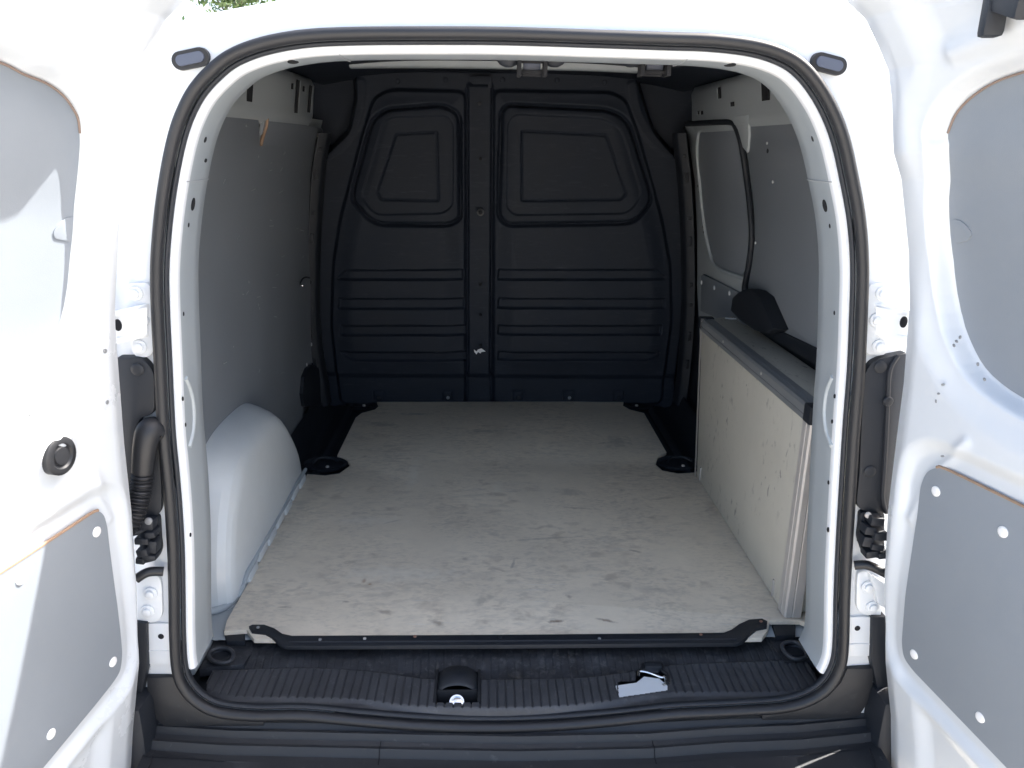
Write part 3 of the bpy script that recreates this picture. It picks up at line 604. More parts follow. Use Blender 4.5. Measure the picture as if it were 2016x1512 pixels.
# striker housing: dark tray, hood and chrome button
HS = group_part('striker_housing', VAN)
hc = ((hx0+hx1)/2, (hy0+hy1)/2)
hw = (hx1-hx0)/2
V = []; 
prof = []
n_ = 24
G = np.zeros((n_+1, 6, 3))
for i in range(n_+1):
    t = pi*i/n_; cx_ = hc[0]-hw*.93*cos(t)
    zz = [.600*0+0.5390+.045*sin(t)**.6, 0.5390+.05*sin(t)**.6, 0.5390+.048*sin(t)**.6, 0.5390+.034*sin(t)**.6, 0.5390+.026*sin(t)**.6, 0.5360]
    yy = [hy0+.030, hy0+.034, hy1-.012, hy1-.002, hy1+.004, hy1+.006]
    for j in range(6): G[i, j] = (hc[0]-hw*(.97 if j else .90)*cos(t)*(1-.25*max(0, j-2)/3), yy[j], zz[j])
grid('housing_hood', G, BLK, HS)
bm = bmesh.new(); add_box(bm, (hc[0], (hy0+hy1)/2, 0.5350), (hw+.002, (hy1-hy0)/2+.003, .004)); add_box(bm, (hc[0], hy0, 0.5390), (hw+.003, .003, .008)); add_box(bm, (hx0, hc[1], 0.5510), (.003, (hy1-hy0)/2, .018)); add_box(bm, (hx1, hc[1], 0.5510), (.003, (hy1-hy0)/2, .018)); add_box(bm, (hc[0], hy0+.031, 0.5560), (hw-.004, .002, .017))
bmobj('housing_tray', bm, DEEP, HS, bevel=.0015)
sp_ = np.array([hc[0], hy0+.020, .549])
lathe('striker_pin', (sp_[0], sp_[1]-.002, 0.5490), (0, -.5, .86), [(.016, 0), (.016, .009), (.0145, .012), (.012, .012), (.011, .009), (.006, .010)], CHR, HS, 24)
# rear strip holding the board down
sp2 = [(490,1232),(497,1229),(520,1229),(540,1236),(556,1247),(575,1251),(1000,1249),(1425,1245),(1440,1239),(1455,1228),(1475,1219),(1500,1217),(1511,1222),(1510,1233),(1490,1237),(1474,1250),(1462,1262),(1450,1266),(1000,1270),(565,1272),(552,1268),(538,1254),(522,1245),(496,1242)]
TS = plate('threshold_strip', [at(u, v, Z=.607) for u, v in sp2], (0, 0, 1), .009, BLK, VAN, .002)
tube('strip_bead', [at(u, v, Z=.6065) for u, v in [(570, 1264), (800, 1263.5), (1000, 1262.5), (1450, 1258.5)]], .0026, BLK, TS, seg=6)
for u, v, m in ((508, 1235, ALU), (630, 1259, ALU), (718, 1257, ALUW), (817, 1253, RED), (1180, 1257, ALU), (1380, 1249, RED), (1498, 1223, RED), (985, 1254, BLK)): button('strip_screw', at(u, v, Z=.608), (0, 0, 1), .0035, .002, m, TS)
# corner brackets with tie-down rings
for s, pa, pb, rr in ((-1, [(440,1240),(482,1238),(484,1250),(500,1262),(498,1280),(480,1308),(392,1316),(420,1262),(437,1258)], [(412,1285),(425,1277),(445,1276),(458,1284),(456,1299),(440,1305),(422,1302),(413,1295)], 0),
                      (1, [(1520,1228),(1568,1224),(1572,1240),(1590,1252),(1614,1300),(1545,1302),(1520,1270),(1512,1250)], [(1540,1270),(1552,1264),(1568,1265),(1582,1276),(1588,1290),(1576,1297),(1560,1296),(1545,1284)], 0)):
    TB = plate('tie_down_bracket', [sill_y(u, v, 0.5750) for u, v in pa], (0, 0, 1), .02, SILLD, VAN, .003)
    c = np.mean([sill_y(u, v, 0.5770) for u, v in pb], 0); lathe('ring_cup', c+np.array([0, 0, -.001]), (0, 0, 1), [(.026, 0), (.025, .004), (.018, .003), (.015, -.001)], BLK, TB, 20, 1.1, .9)
    tube('tie_down_ring', cr([sill_y(u, v, 0.5850) for u, v in pb], 4, True), .0045, SILL, TB, seg=8, closed=True)
    f = [(440,1240),(482,1238),(482,1262),(446,1262)] if s < 0 else [(1520,1228),(1566,1225),(1566,1250),(1528,1252)]
    plate('bracket_clamp', [sill_y(u, v, 0.5890) for u, v in f], (0, 0, 1), .012, BLK, TB, .003)
    # white body corner beside the bracket
    cc = [(398,1262),(412,1240),(428,1258),(378,1330),(368,1330)] if s < 0 else [(1592,1236),(1603,1262),(1640,1318),(1632,1322),(1575,1240)]
    tube('corner_weld_flange', cr([sill_y(u, v, 0.5710) for u, v in ([(416,1250),(400,1284),(376,1322)] if s < 0 else [(1590,1240),(1610,1275),(1636,1312)])], 4), .010, JAMB, VAN, seg=8)

# ================================================================== bumper and lower corners
def bump_prof(xx):
    k = (abs(xx)/.7)**2.2
    return [(1.262, .545), (1.236, .540), (1.226, .530-.002), (1.222, .528), (1.218, .534), (1.212, .534), (1.206, .522), (1.196, .518), (1.192, .523), (1.186, .523), (1.178, .508+.0), (1.165, .506), (1.161, .510), (1.150, .509), (1.10, .505), (1.02, .50), (.985, .48), (.975, .40), (.99, .25), (1.05, .22)]
xs = np.linspace(-.70, .70, 141)
dip = np.interp(xs, [-.70, -.55, -.4, -.2, .0, .25, .4, .55, .70], [.030, .018, .013, .006, .0, .003, .013, .018, .032])
G = np.array([[(xx, yy+dd*(1 if j > 2 else .5)+(abs(xx)/.7)**4*(.03 if j > 12 else .0), zz+dd*.25) for j, (yy, zz) in enumerate(bump_prof(xx))] for xx, dd in zip(xs, dip)])
bp = grid('rear_bumper', G, BUMP, VAN); bp['label'] = 'dark grey plastic step bumper'
sharp(bp.data, 25)
for xx in (-.262, .265):
    j = int(np.argmin(np.abs(xs-xx))); tube('bumper_joint', [G[j, q]+np.array([0, -.0005, .0012]) for q in range(6, 12)], .0009, DEEP, bp, seg=5)
# corner end caps of the bumper
for s in (-1, 1):
    px = [(287,1335),(340,1333),(352,1352),(376,1385),(420,1410),(520,1420),(520,1431),(350,1432),(325,1433),(305,1418),(290,1385)] if s < 0 else [(1722,1316),(1668,1317),(1655,1345),(1630,1372),(1590,1392),(1500,1408),(1500,1420),(1660,1416),(1692,1412),(1710,1385),(1720,1350)]
    plate('bumper_corner_pad', [on_rear(u, v, .002) for u, v in px], (0, -1, 0), .03, BUMP, bp, .006)
    px = [(278,1308),(345,1310),(345,1335),(280,1336)] if s < 0 else [(1665,1292),(1742,1292),(1742,1318),(1666,1318)]
    plate('corner_black_trim', [on_rear(u, v, .014) for u, v in px], (0, -1, 0), .03, BLK, bp, .002)  # black strip between corner bracket and bumper pad
    bm = bmesh.new(); add_box(bm, (s*.745, 1.24, .42), (.055, .05, .20)); bmobj('bumper_end', bm, BLK, bp, bevel=.02)
    px = [(262,1225),(288,1228),(290,1310),(268,1420),(262,1420)] if s < 0 else [(1745,1215),(1718,1215),(1716,1300),(1742,1420),(1752,1420)]
    plate('side_gap_trim', [on_rear(u, v, -.004) for u, v in px], (0, -1, 0), .02, BLK, bp, .002)
    tube('bumper_wing_joint', [at(u, v, Z=.515) for u, v in ([(316,1440),(318,1452),(300,1490),(290,1520)] if s < 0 else [(1672,1422),(1690,1440),(1712,1475),(1730,1520)])], .0015, DEEP, bp, seg=5)

# ================================================================== fittings on the rear face
def rplate(name, px, off, th, m, parent=VAN, bev=.002): return plate(name, [on_rear(u, v, off) for u, v in px], (0, -1, 0), th, m, parent, bev)
def rpx(px): return round_poly(px, 9, 4)
def bolt(u, v, off, parent, r=.0125, m=WHITE):
    p = on_rear(u, v, off); lathe('bolt', p, (0, -1, 0), [(r, -.001), (r, .002), (r*.92, .003), (r*.60, .003), (r*.58, .008), (r*.45, .009)], m, parent, 20)
HL = rplate('upper_hinge', rpx([(247,558),(290,556),(304,575),(304,690),(292,704),(268,704),(258,690),(256,650),(246,600)]), .004, .008, WHITE); 
for u, v in ((267, 578), (279, 631), (275, 683)): bolt(u, v, .003, HL)
bm = bmesh.new()
P = [on_rear(290, 603, .0), on_rear(290, 662, .0)]
def arm(side, px, zt, parent, hole):
    a_ = [on_rear(u, v, .002) for u, v in px]          # root line, tip line
    bm = bmesh.new()
    for (r0, t0, w) in ((a_[0], a_[1], .005), (a_[2], a_[3], .005)):
        r0 = Vector(r0); t0 = Vector(t0)+Vector((0, -.045, 0)); d = (t0-r0); 
        q = [r0+Vector((0, .002, w)), t0+Vector((0, .004, w*1.2)), t0+Vector((0, .03, w*1.2)), r0+Vector((0, .01, w))]
        q2 = [v-Vector((0, 0, 2*w)) for v in q]
        A = [bm.verts.new(v) for v in q]; B = [bm.verts.new(v) for v in q2]
        bm.faces.new(A); bm.faces.new(B[::-1])
        for k in range(4): bm.faces.new((A[k], A[(k+1) % 4], B[(k+1) % 4], B[k]))
    r0, t0, r1, t1 = map(Vector, a_)
    A = [bm.verts.new(v) for v in (r0+Vector((0, -.004, 0)), t0+Vector((0, -.03, 0)), t1+Vector((0, -.03, 0)), r1+Vector((0, -.004, 0)))]; bm.faces.new(A)
    bmobj('hinge_arm', bm, WHITE, parent, bevel=.0015)
    if hole: button('hinge_hole', on_rear(*hole, -.030), (0, -1, 0), .009, .002, DEEP, parent, .7, 1.1)
arm(-1, [(292,603),(214,618),(292,658),(216,668)], 0, HL, (232, 640))
HR = rplate('upper_hinge', rpx([(1712,560),(1752,556),(1758,572),(1757,600),(1745,640),(1750,690),(1740,700),(1705,698),(1704,640),(1706,580)]), .004, .008, WHITE)
for u, v in ((1737, 578), (1725, 630), (1730, 682)): bolt(u, v, .003, HR)
arm(1, [(1722,603),(1810,616),(1722,655),(1810,668)], 0, HR, (1779, 634))
L2 = rplate('lower_hinge', rpx([(262,1134),(312,1134),(318,1150),(320,1212),(308,1226),(262,1226)]), .004, .006, WHITE)
for u, v in ((297, 1168), (291, 1203)): bolt(u, v, .003, L2)
R2 = rplate('lower_hinge', rpx([(1690,1126),(1735,1126),(1735,1215),(1698,1210),(1686,1196),(1687,1140)]), .004, .006, WHITE)
for u, v in ((1708, 1155), (1717, 1195)): bolt(u, v, .003, R2)
plate('hinge_arm', [on_rear(u, v, -.01) for u, v in [(1712,1130),(1745,1150),(1745,1200),(1730,1190),(1722,1160)]], (0, -1, 0), .012, WHITE, R2, .003)
# lower white corner pieces with a hole
for s, px, h in ((-1, [(290,1228),(336,1228),(338,1308),(294,1308)], (317, 1253)), (1, [(1673,1215),(1716,1215),(1712,1292),(1668,1292)], (1688, 1237))):
    o = rplate('corner_bracket', px, .006, .006, WHITE); button('slot_hole', on_rear(*h, .006), (0, -1, 0), .0055, .001, DEEP, o)
    tube('bracket_fold', [on_rear(u, v, .006) for u, v in ([(292, 1281), (336, 1281)] if s < 0 else [(1671, 1268), (1714, 1268)])], .0015, WHITE, o, seg=6)
# left: wiring cover, rubber gaiter, door check
LC = rplate('wiring_cover', rpx([(225,704),(275,704),(292,716),(304,738),(305,806),(296,818),(275,824),(270,850),(268,1010),(225,1010)]), -.004, .02, BLK, bev=.004)
button('cover_bolt', on_rear(271, 727, -.004), (0, -1, 0), .011, .004, BLK, LC)
gp = cr([on_rear(u, v, o_) for u, v, o_ in [(305,850,-.004),(298,846,-.012),(290,856,-.020),(284,890,-.024),(281,930,-.024)]], 6)
tube('gaiter_elbow', gp, np.interp(np.linspace(0, 1, len(gp)), [0, .2, .5, 1], [.022, .023, .021, .018]), RUB, LC, seg=16)
gq = cr([on_rear(u, v, o_) for u, v, o_ in [(281,928,-.024),(278,960,-.026),(272,990,-.030),(262,1020,-.036),(240,1050,-.045)]], 24)
tube('gaiter_bellows', gq, [.0165+.002*sin(k*1.15) for k in range(len(gq))], RUB, LC, seg=16)
rplate('gaiter_base', rpx([(266,880),(312,872),(318,960),(318,1004),(306,1020),(272,1022)]), .0, .01, BLK, LC, .003)
def latch_lump(parent, pts, side):
    for k, (u, v, w, h, d) in enumerate(pts):
        box('check_piece', on_rear(u, v, -.006-d), (w, .008+d*.5, h), BLK, parent, .003, R=Matrix.Rotation(radians(random.uniform(-12, 12)), 3, 'Y'))
DC = rplate('door_check', rpx([(272,1018),(312,1016),(314,1060),(317,1085),(308,1104),(276,1112)]), -.002, .012, BLK)
latch_lump(DC, [(290,1030,.014,.010,.006),(300,1048,.009,.006,.01),(284,1060,.012,.006,.012),(304,1072,.008,.012,.008),(286,1082,.010,.007,.014),(298,1092,.012,.005,.01),(280,1100,.008,.006,.006)], -1)
button('cover_bolt', on_rear(293, 1026, -.02), (0, -1, 0), .007, .004, ALU, DC)
tube('check_link', cr([on_rear(u, v, o_) for u, v, o_ in ((300,1030,-.01),(280,1045,-.018),(262,1050,-.03))], 4), .005, BLK, DC, seg=8)
tube('rubber_stop', cr([on_rear(u, v, o_) for u, v, o_ in ((322,1125,-.002),(300,1125,-.008),(285,1129,-.014),(268,1140,-.02))], 4), .0085, RUB, VAN, seg=10)
# right: long cover, door check, stop
RC = rplate('wiring_cover', rpx([(1716,714),(1734,706),(1790,694),(1790,1010),(1720,1012),(1694,1004),(1686,990),(1692,930),(1700,740)]), -.004, .02, BLK, bev=.004)
tube('cover_ridge', cr([on_rear(u, v, -.006) for u, v in [(1768,700),(1752,730),(1748,790),(1745,860),(1741,930),(1738,980),(1745,1010)]], 5), .004, BLK, RC, seg=8)
for u, v in ((1733, 722), (1712, 928)): button('cover_bolt', on_rear(u, v, -.004), (0, -1, 0), .011, .004, BLK, RC)
button('cover_bolt', on_rear(1748, 790, -.008), (0, -1, 0), .009, .004, BLK, RC)
DC = rplate('door_check', rpx([(1694,1008),(1742,1008),(1742,1100),(1728,1100),(1700,1090),(1690,1060),(1694,1030)]), -.002, .012, BLK)
latch_lump(DC, [(1722,1022,.012,.008,.01),(1708,1040,.010,.008,.01),(1728,1050,.012,.008,.014),(1704,1062,.010,.010,.008),(1722,1072,.012,.006,.012),(1712,1086,.012,.007,.01),(1734,1088,.010,.006,.012)], 1)
button('cover_bolt', on_rear(1709, 1014, -.012), (0, -1, 0), .006, .004, ALUW, DC)
tube('rubber_stop', cr([on_rear(u, v, o_) for u, v, o_ in ((1682,1113,-.002),(1704,1112,-.008),(1722,1118,-.014),(1745,1130,-.02))], 4), .0085, RUB, VAN, seg=10)
# drain channel step on each corner post
for px in ([(300,168),(303,150),(306,200),(300,290),(286,400),(272,480),(268,556),(244,556),(250,470),(260,350),(268,240),(285,200)],):
    pass
# roof rack sockets hanging at the header
for u in (1047, 1288):
    RB = group_part('roof_socket', VAN)
    yy = 1.43
    def q(uu, vv, y=yy): return at(uu, vv, Y=y)
    bm = bmesh.new()
    for du in (-25, 26):
        c = q(u+du, 129); add_box(bm, c, (.0035, .018, .018))
    c = q(u, 142); add_box(bm, c, (.026, .004, .003)); c = q(u, 121); add_box(bm, c, (.026, .004, .003)); c = q(u, 146); add_box(bm, c+np.array([0, .01, 0]), (.016, .004, .003))
    bmobj('socket_cage', bm, DEEP, RB, bevel=.0015)
    bm = bmesh.new(); add_box(bm, q(u, 130, yy+.012), (.015, .006, .010)); bmobj('socket_block', bm, PLUG, RB, bevel=.003)
    for du in (-46, 44):
        c = q(u+du, 120); lathe('socket_wing', c, (0, 0, -1), [(.020, 0), (.015, .006), (.006, .010)], BLK, RB, 12, 1, .6)

# ================================================================== rear doors
ALF = {1: radians(13.0), -1: radians(14.0)}
HY = 1.20
XH = {1: ([.40, .595, .709, .891, 1.022, 1.117, 1.252, 1.38, 1.46, 1.575, 1.612, 1.684, 1.726, 1.76, 1.793, 1.816, 1.93], [.74, .707, .679, .648, .633, .628, .622, .610, .595, .564, .546, .532, .520, .499, .476, .445, .33]),
      -1: ([.40, .576, .72, .876, 1.021, 1.141, 1.336, 1.368, 1.447, 1.523, 1.596, 1.673, 1.727, 1.774, 1.80, 1.93], [.74, .71, .681, .666, .656, .652, .640, .636, .622, .608, .587, .565, .542, .512, .481, .36])}
def xbase(side, s, z):
    h = np.interp(z, *XH[side])-.016; f = np.interp(z, [1.5, 1.79, 1.85, 1.93], [0, 0, .03, .10]); return h+f*ss(0, .18, s)
def door_pt(side, s, z, w):
    a_ = ALF[side]; x = xbase(side, s, z)+s*sin(a_)-w*cos(a_); y = HY-s*cos(a_)-w*sin(a_)
    return np.stack([side*x, y, z+0*x], -1)
def door_hit(side, u, v, w=0.0):
    s, z = .1, 1.0
    for _ in range(40):
        a_ = ALF[side]
        # plane through current column
        X0 = xbase(side, np.array(s), np.array(z))
        n = np.array([side*cos(a_), sin(a_), 0]); q0 = np.array([side*(X0-w*cos(a_)), HY-w*sin(a_), 0])
        d = ray(u, v); t = ((q0-CAM)@n)/(d@n); p = CAM+d*t
        sn = (HY-w*sin(a_)-p[1])/cos(a_); s = .5*s+.5*float(np.clip(sn, -.05, .7)); z = .5*z+.5*float(np.clip(p[2], .3, 2.0))
    return s, z
PU = {1: [(1868,300),(1866,262),(1882,225),(1911,193),(1957,163),(2016,142)], -1: [(157,300),(157,262),(153,233),(141,210),(123,187),(91,164),(46,146),(0,123)]}
PUl = {1: [(1868,391),(1875,500),(1892,614),(1919,690),(1953,739),(2016,785)], -1: [(149,382),(144,451),(139,500),(127,600),(100,690),(63,739),(0,785)]}
LOWp = {1: [(1792,1106),(1805,1025),(1812,956),(1824,929),(1843,920),(1865,925),(2016,998)], -1: [(228,1170),(216,1080),(211,1035),(205,1014),(194,1005),(180,1011),(122,1049)]}
LOWb = {1: [(1779,1213),(1775,1266),(1779,1295),(1797,1320),(1982,1512)], -1: [(238,1250),(241,1290),(237,1322),(222,1345),(95,1500)]}
SW = .62; UPX = {}; LPX = {}; TOPE = {}; TOPU = {}
for sd_ in (1, -1):
    up = [door_hit(sd_, u, v, -.040) for u, v in PU[sd_]]; upl = [door_hit(sd_, u, v, -.040) for u, v in PUl[sd_]]
    lo = [door_hit(sd_, u, v, -.011) for u, v in LOWp[sd_]]; lob = [door_hit(sd_, u, v, -.011) for u, v in LOWb[sd_]]
    zt, zb = up[-1][1], upl[-1][1]; s0_ = max(up[-1][0], upl[-1][0])
    UPX[sd_] = cr([tuple(p) for p in up]+[(s0_+.09, zt+.012), (.42, zt+.016), (.52, zt+.004), (.56, zt-.05), (.57, 1.5), (.56, zb+.09), (.52, zb+.02), (.42, zb-.008), (s0_+.09, zb-.010)]+[tuple(p) for p in upl[::-1]], 3, True)
    ls = (lo[-1][1]-lo[-2][1])/(lo[-1][0]-lo[-2][0]); bs = (lob[-1][1]-lob[-2][1])/(lob[-1][0]-lob[-2][0]); ex = .46
    TOPE[sd_] = [tuple(p) for p in lo[-3:]]+[(ex-.02, lo[-1][1]+ls*(ex-.02-lo[-1][0]))]; TOPU[sd_] = [tuple(p) for p in up[1:]]+[(s0_+.09, zt+.012)]
    LPX[sd_] = round_poly([tuple(p) for p in lob[:-1][::-1]]+[tuple(p) for p in lo]+[(ex, lo[-1][1]+ls*(ex-lo[-1][0])), (ex, lob[-1][1]+bs*(ex-lob[-1][0]))], .02)
def door_w(side, Sg, Zg):
    du = sdf(Sg, Zg, UPX[side]); dl = sdf(Sg, Zg, LPX[side]); w = np.zeros_like(Sg)
    w += -.014*(1-ss(0, .05, Sg))-.020*(1-ss(0, .012, Sg))
    w += -.012*ss(.065, .015, du)-.031*ss(.018, .0, du)                                   # window recess
    w += -.016*ss(.05, .02, dl)                                   # lower platform
    w += -.012*ss(.085, .125, Sg)*ss(1.22, 1.12, Zg)*ss(.03, .08, dl)
    w += -.014*ss(.075, .14, Sg)*ss(1.64, 1.72, Zg)*ss(.03, .07, du)
    bead = sdline(Sg, Zg, [(.060, 1.03), (.10, 1.13), (.16, 1.205)]); w += .004*np.exp(-(bead/.009)**2)
    rd = sdline(Sg, Zg, [(.14, 1.735), (.60, 1.80)]); w += .005*np.exp(-(rd/.012)**2)
    return w, du, dl
def make_door(side):
    D = group_part('rear_door', VAN); D['label'] = 'open white rear door on the %s with grey lining boards' % ('right' if side > 0 else 'left')
    ns, nz = 240, 560
    s = np.linspace(0, SW, ns); z = np.linspace(.40, 1.90, nz); Sg, Zg = np.meshgrid(s, z, indexing='ij')
    up_x = UPX[side]; lp_x = LPX[side]; w, du, dl = door_w(side, Sg, Zg)
    P = door_pt(side, Sg, Zg, w)
    ib = (du[:-1, :-1] < -.004)
    grid('inner_panel', P, DOORW, D, flip=side < 0)
    # outer skin and edges
    wo = np.full_like(Sg, -.072)+0*Sg; step = (slice(None, None, 8), slice(None, None, 8))
    Po = door_pt(side, Sg, Zg, wo-.0); Po[0] = door_pt(side, Sg[0]-.03, Zg[0], wo[0]+.012)
    grid('outer_skin', Po[::16, ::16], DOORW, D, flip=side > 0)
    E0 = np.stack([P[0], door_pt(side, Sg[0]-.004, Zg[0], w[0]-.006), door_pt(side, Sg[0]-.006, Zg[0], w[0]*0-.05), Po[0]], 1); grid('hinge_edge', E0, DOORW, D)
    E1 = np.stack([P[-1], Po[-1]], 1); grid('free_edge', E1, DOORW, D)
    for k in (0, -1): grid('door_rim', np.stack([P[:, k], Po[:, k]], 1), DOORW, D)
    # lining boards
    def board(name, poly, w0, th, m, step=.02):
        bm = bmesh.new(); f = bm.faces.new([bm.verts.new((a_, b_, 0)) for a_, b_ in poly])
        for zz in np.arange(.42, 1.9, step): bmesh.ops.bisect_plane(bm, geom=bm.verts[:]+bm.edges[:]+bm.faces[:], plane_co=(0, zz, 0), plane_no=(0, 1, 0))
        for zz in np.arange(.03, SW, .03): bmesh.ops.bisect_plane(bm, geom=bm.verts[:]+bm.edges[:]+bm.faces[:], plane_co=(zz, 0, 0), plane_no=(1, 0, 0))
        r = bmesh.ops.extrude_face_region(bm, geom=bm.faces[:])
        for g_ in r['geom']:
            if isinstance(g_, bmesh.types.BMVert): g_.co.z = 1
        for v in bm.verts: v.co = Vector(door_pt(side, v.co.x, v.co.y, w0+th*v.co.z))
        return bmobj(name, bm, m, D, smooth=True, autosmooth=30)
    ub = board('upper_lining', up_x, -.047, .0065, GREYD)
    tube('lining_edge', cr([door_pt(side, a_, b_, -.0398) for a_, b_ in TOPU[side]], 4), .0017, PLYB, ub, seg=6)
    cp = [(1877,432),(1892,434),(1906,447),(1914,461),(1906,474),(1881,480)] if side > 0 else [(143,426),(128,430),(112,444),(104,458),(108,470),(139,476)]
    cq = [door_hit(side, u, v, -.0395) for u, v in cp]
    fp = [Vector(door_pt(side, a_, b_, -.0385)) for a_, b_ in round_poly(cq, .004, 3)]
    plate('access_flap', fp, (-side*cos(ALF[side]), -sin(ALF[side]), 0), .0035, GREYD, ub, .0006)
    lb = board('lower_lining', lp_x, -.017, .006, GREYD)
    tube('lining_edge', cr([door_pt(side, a_, b_, -.0122) for a_, b_ in TOPE[side]], 4), .0026, PLYE, lb, seg=6)
    nrm = (-side*cos(ALF[side]), -sin(ALF[side]), 0)
    for (u, v) in (((1843, 967), (1975, 1047), (1800, 1288), (1930, 1412)) if side > 0 else ((190, 1047), (222, 1303), (100, 1445), (40, 1140))):
        a_, b_ = door_hit(side, u, v, -.011); button('lining_rivet', door_pt(side, a_, b_, -.0112), nrm, .0085, .003, WSC, lb)
    if side < 0:
        a_, b_ = door_hit(-1, 113, 897, -.004); wq = float(door_w(-1, np.array([[a_]]), np.array([[b_]]))[0].item())+.003
        lathe('rubber_plug', door_pt(-1, a_, b_, wq+.0), nrm, [(.026, -.01), (.028, -.01), (.028, .004), (.025, .006), (.019, .006), (.017, .003), (.013, .003), (.012, .005), (.005, .0055)], RUB, D, 32)
        for u, v in ((207, 691), (211, 792), (57, 816)): a_, b_ = door_hit(-1, u, v, 0); button('paint_chip', door_pt(-1, a_, b_, .0), nrm, .0035, .0012, ALU, D)
    else:
        for u, v in ((1890, 664), (1883, 672), (1878, 680), (1925, 717), (1938, 747), (1856, 757), (1848, 775), (1843, 790), (1855, 898)):
            a_, b_ = door_hit(1, u, v, 0); button('paint_chip', door_pt(1, a_, b_, .0), nrm, .0028, .0012, ALU, D, 1, .6, random.random()*3)
        # latch assembly high on the door
        a_, b_ = door_hit(1, 1985, 20, -.005)
        bm = bmesh.new()
        Rr = Matrix.Rotation(-ALF[1], 3, 'Z')
        c = door_pt(1, a_+.03, b_+.012, .008); add_box(bm, c, (.014, .050, .022), Rr @ Matrix.Rotation(.25, 3, 'X')); 
        c = door_pt(1, a_-.012, b_-.004, .006); add_box(bm, c, (.012, .012, .024), Rr)
        lt = bmobj('door_latch', bm, BLK, D, bevel=.006)
    return D
make_door(1); make_door(-1)

# ================================================================== wheels under the body, a small part of the van
for s in (-1, 1):
    WH = group_part('rear_wheel', VAN)
    lathe('tyre', (s*.66, 1.95, .31), (s, 0, 0), [(.20, 0), (.30, .01), (.315, .04), (.315, .15), (.30, .19), (.20, .20)], RUB, WH, 40)
    lathe('rim', (s*.66, 1.95, .31), (s, 0, 0), [(.19, .02), (.19, .18), (.17, .19), (.05, .17)], ALU, WH, 24)

# ================================================================== plywood floor board
FB = [(441,1243),(446,1222),(490,1145),(605,933),(640,936),(668,932),(690,916),(684,905),(664,896),(700,822),(712,813),(738,806),(746,799),(742,791),(985,790.5),(1228,790),(1226,798),(1240,806),(1268,813),(1312,890),(1295,900),(1290,914),(1304,926),(1335,932),(1368,930),(1376,925),(1440,1000),(1600,1220),(1604,1235),(1575,1222),(1516,1222),(1512,1240),(1500,1256),(1000,1262),(500,1258),(486,1240)]
def fl3(u, v): return at(u, v, Z=.600)
fb = plate('plywood_floor', [fl3(u, v) for u, v in FB], (0, 0, 1), .010, PLY, None, .0012)
fb['label'] = 'worn grey plywood board laid as load floor between the wheel arches, scuffed and stained'; fb['category'] = 'floor board'
# black lashing point pans in the board cut-outs
for s, c, q_ in ((-1, (640, 914), (664, 905)), (1, (1335, 912), (1310, 905))):
    p = at(c[0], c[1], Z=.590)
    LB = lathe('lashing_pan', p, (0, 0, 1), [(.068, -.006), (.072, .004), (.066, .006), (.058, -.002), (.01, -.004)], BLK, VAN, 28, 1.05, .8)
    tube('lashing_loop', cr([p+np.array(d_) for d_ in ((-.04, -.012, .008), (-.02, .012, .018), (.02, .016, .016), (.045, .0, .008))], 5), .004, BLK, LB, seg=8)
    button('lashing_screw', p+np.array((.012, -.022, .0)), (0, 0, 1), .006, .004, ALUW, LB)
for s, u, v in ((-1, 715, 800), (1, 1255, 800)):
    p = at(u, v, Z=.585); LB = lathe('lashing_pan', p, (0, 0, 1), [(.05, -.004), (.055, .006), (.048, .008), (.038, .0), (.01, -.002)], BLK, VAN, 24, 1.2, .8)
    button('lashing_screw', p+np.array((-.004*s, -.004, .004)), (0, 0, 1), .007, .005, ALUW, LB)

# ================================================================== plywood box over the right wheel arch
BX = empty('wheel_arch_box', (.68, 1.93, .6), 'grey laminated box with aluminium edge trims along the right side of the load bay', 'storage box')
X0, Y0, Y1, Z0, Z1 = .617, 1.500, 2.372, .6025, 1.098
def pan(name, pts, n, th, m, parent=BX, bev=.001): return plate(name, pts, n, th, m, parent, bev)
pan('side_panel', [(X0, Y0+.02, Z0), (X0, 2.275, Z0), (X0, 2.37, Z1-.012), (X0, Y0+.02, Z1-.012)], (-1, 0, 0), .012, BOXP)
tp = pan('top_panel', [(X0+.012, Y0+.006, Z1), (X0+.012, Y1, Z1), (.742, Y1+.05, Z1), (.742, Y0+.006, Z1)], (0, 0, 1), .012, BOXP)
tp['label'] = 'grey lid of the box'
pan('end_panel', [(X0+.03, Y0+.014, Z0+.002), (.742, Y0+.014, Z0+.002), (.742, Y0+.014, Z1-.014), (X0+.03, Y0+.014, Z1-.014)], (0, -1, 0), .010, BOXP)
# top edge profile: an angle with two grooves
G = np.array([[(X0+dx, y, Z1+dz) for dx, dz in ((-.004, -.034), (-.006, -.032), (-.006, -.022), (-.004, -.020), (-.006, -.018), (-.006, -.003), (-.002, .003), (.006, .004), (.010, .002), (.014, .004), (.030, .004), (.032, .0))] for y in np.linspace(Y0+.02, Y1-.015, 12)])
o = grid('top_edge_trim', G, ALU, BX); sharp(o.data, 20)
for y in (Y0+.30, Y0+.62): button('trim_rivet', (X0-.006, y, Z1-.010), (-1, 0, 0), .004, .002, ALUW, o)
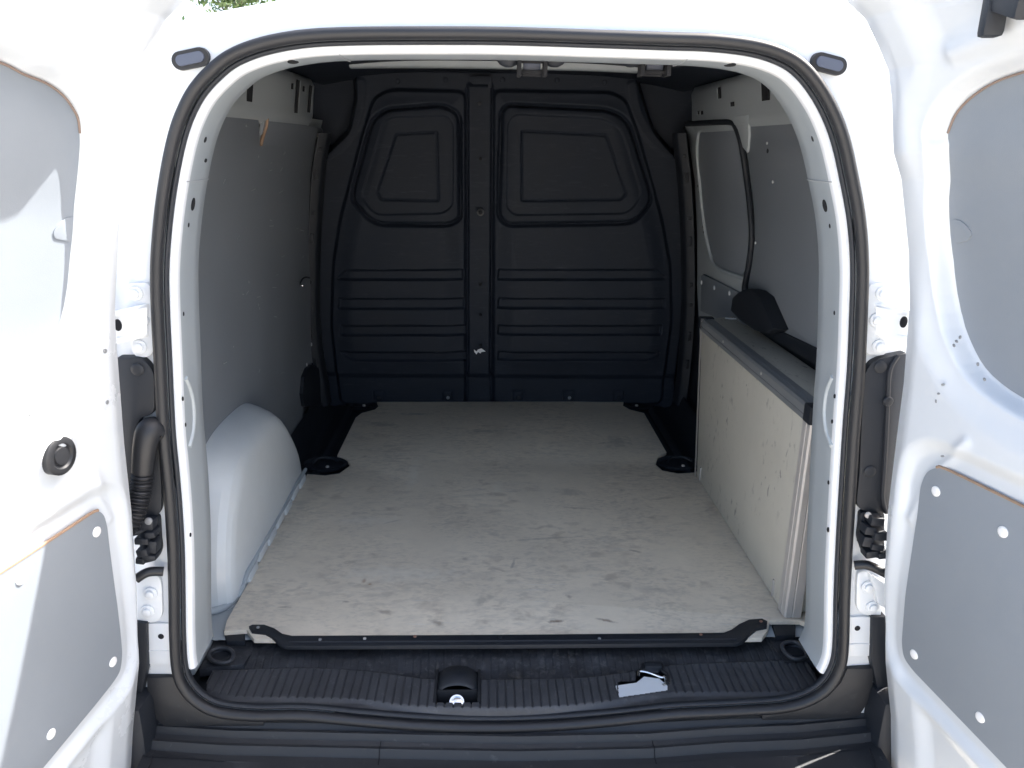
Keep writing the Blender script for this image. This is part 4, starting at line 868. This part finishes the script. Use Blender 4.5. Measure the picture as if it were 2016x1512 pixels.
# upright profile at the near corner
G = np.array([[(X0+dx, Y0+dy, z) for dx, dy in ((-.003, .034), (-.005, .032), (-.005, .014), (-.003, .013), (-.005, .011), (-.004, -.003), (.0, -.006), (.012, -.006), (.014, -.004), (.016, -.006), (.034, -.006), (.036, .0))] for z in np.linspace(Z0, Z1-.03, 10)])
o = grid('corner_edge_trim', G, ALUW, BX); sharp(o.data, 20)
G = np.array([[(X0+dx, y_, z) for dx, dy in ((-.005, 0), (-.006, .006), (-.006, .014), (.0, .016))for y_ in [2.268+(z-Z0)/(Z1-Z0)*.09+dy]] for z in np.linspace(Z0, Z1-.03, 10)])
grid('far_edge_trim', G, ALUW, BX)
box('corner_cap', (X0+.012, Y0+.008, Z1-.012), (.022, .018, .020), DEEP if False else BLK, BX, .004)
box('corner_cap', (X0+.012, Y1-.004, Z1-.010), (.022, .014, .018), BLK, BX, .004)
for u, v in ((1378, 935), (1521, 1160)):
    p = at(u, v, X=X0-.002); box('foot_bracket', p+np.array([0, 0, .004]), (.002, .004, .022), ALUW, BX, .0015)
tube('lid_label_strip', [at(u, v, Z=Z1+.0015) for u, v in ((1428, 626), (1440, 628), (1458, 627))], .0028, WSC, tp, seg=6)

# ================================================================== tree beyond the van
TX, TY, TZ = at(472, 2, Y=9.5)
TR = empty('roadside_tree', (TX, TY, 0), 'leafy green tree whose tip shows above the roof of the van', 'tree')
tube('trunk', cr([(TX, TY, 0), (TX+.05, TY, 1.2), (TX-.04, TY+.02, 2.4), (TX, TY, 3.4), (TX+.03, TY, 4.3)], 6), np.linspace(.085, .02, 25), BARK, TR, seg=10)
for k in range(9):
    a_ = k*2.4; z_ = 2.6+k*.2; r_ = .55-.03*k
    tube('limb', cr([(TX, TY, z_), (TX+cos(a_)*r_*.5, TY+sin(a_)*r_*.5, z_+.15), (TX+cos(a_)*r_, TY+sin(a_)*r_, z_+.4)], 4), np.linspace(.022, .006, 9), BARK, TR, seg=6)
N = 5200
cl = np.array([[TX+random.gauss(0, .19), TY+random.gauss(0, .3), TZ+.35+random.gauss(0, .33)] for _ in range(80)])
cen = cl[rng.integers(0, 80, N)]+rng.normal(0, .085, (N, 3))
d1 = rng.normal(size=(N, 3)); d1 /= np.linalg.norm(d1, axis=1)[:, None]; d2 = rng.normal(size=(N, 3)); d2 -= d1*(d1*d2).sum(1)[:, None]; d2 /= np.linalg.norm(d2, axis=1)[:, None]
sz = rng.uniform(.022, .042, (N, 1))
V = np.stack([cen-d1*sz, cen-d2*sz*.5, cen+d1*sz, cen+d2*sz*.5], 1).reshape(-1, 3)
pyd('crown', V, np.arange(4*N).reshape(-1, 4), LEAF, TR, smooth=False)
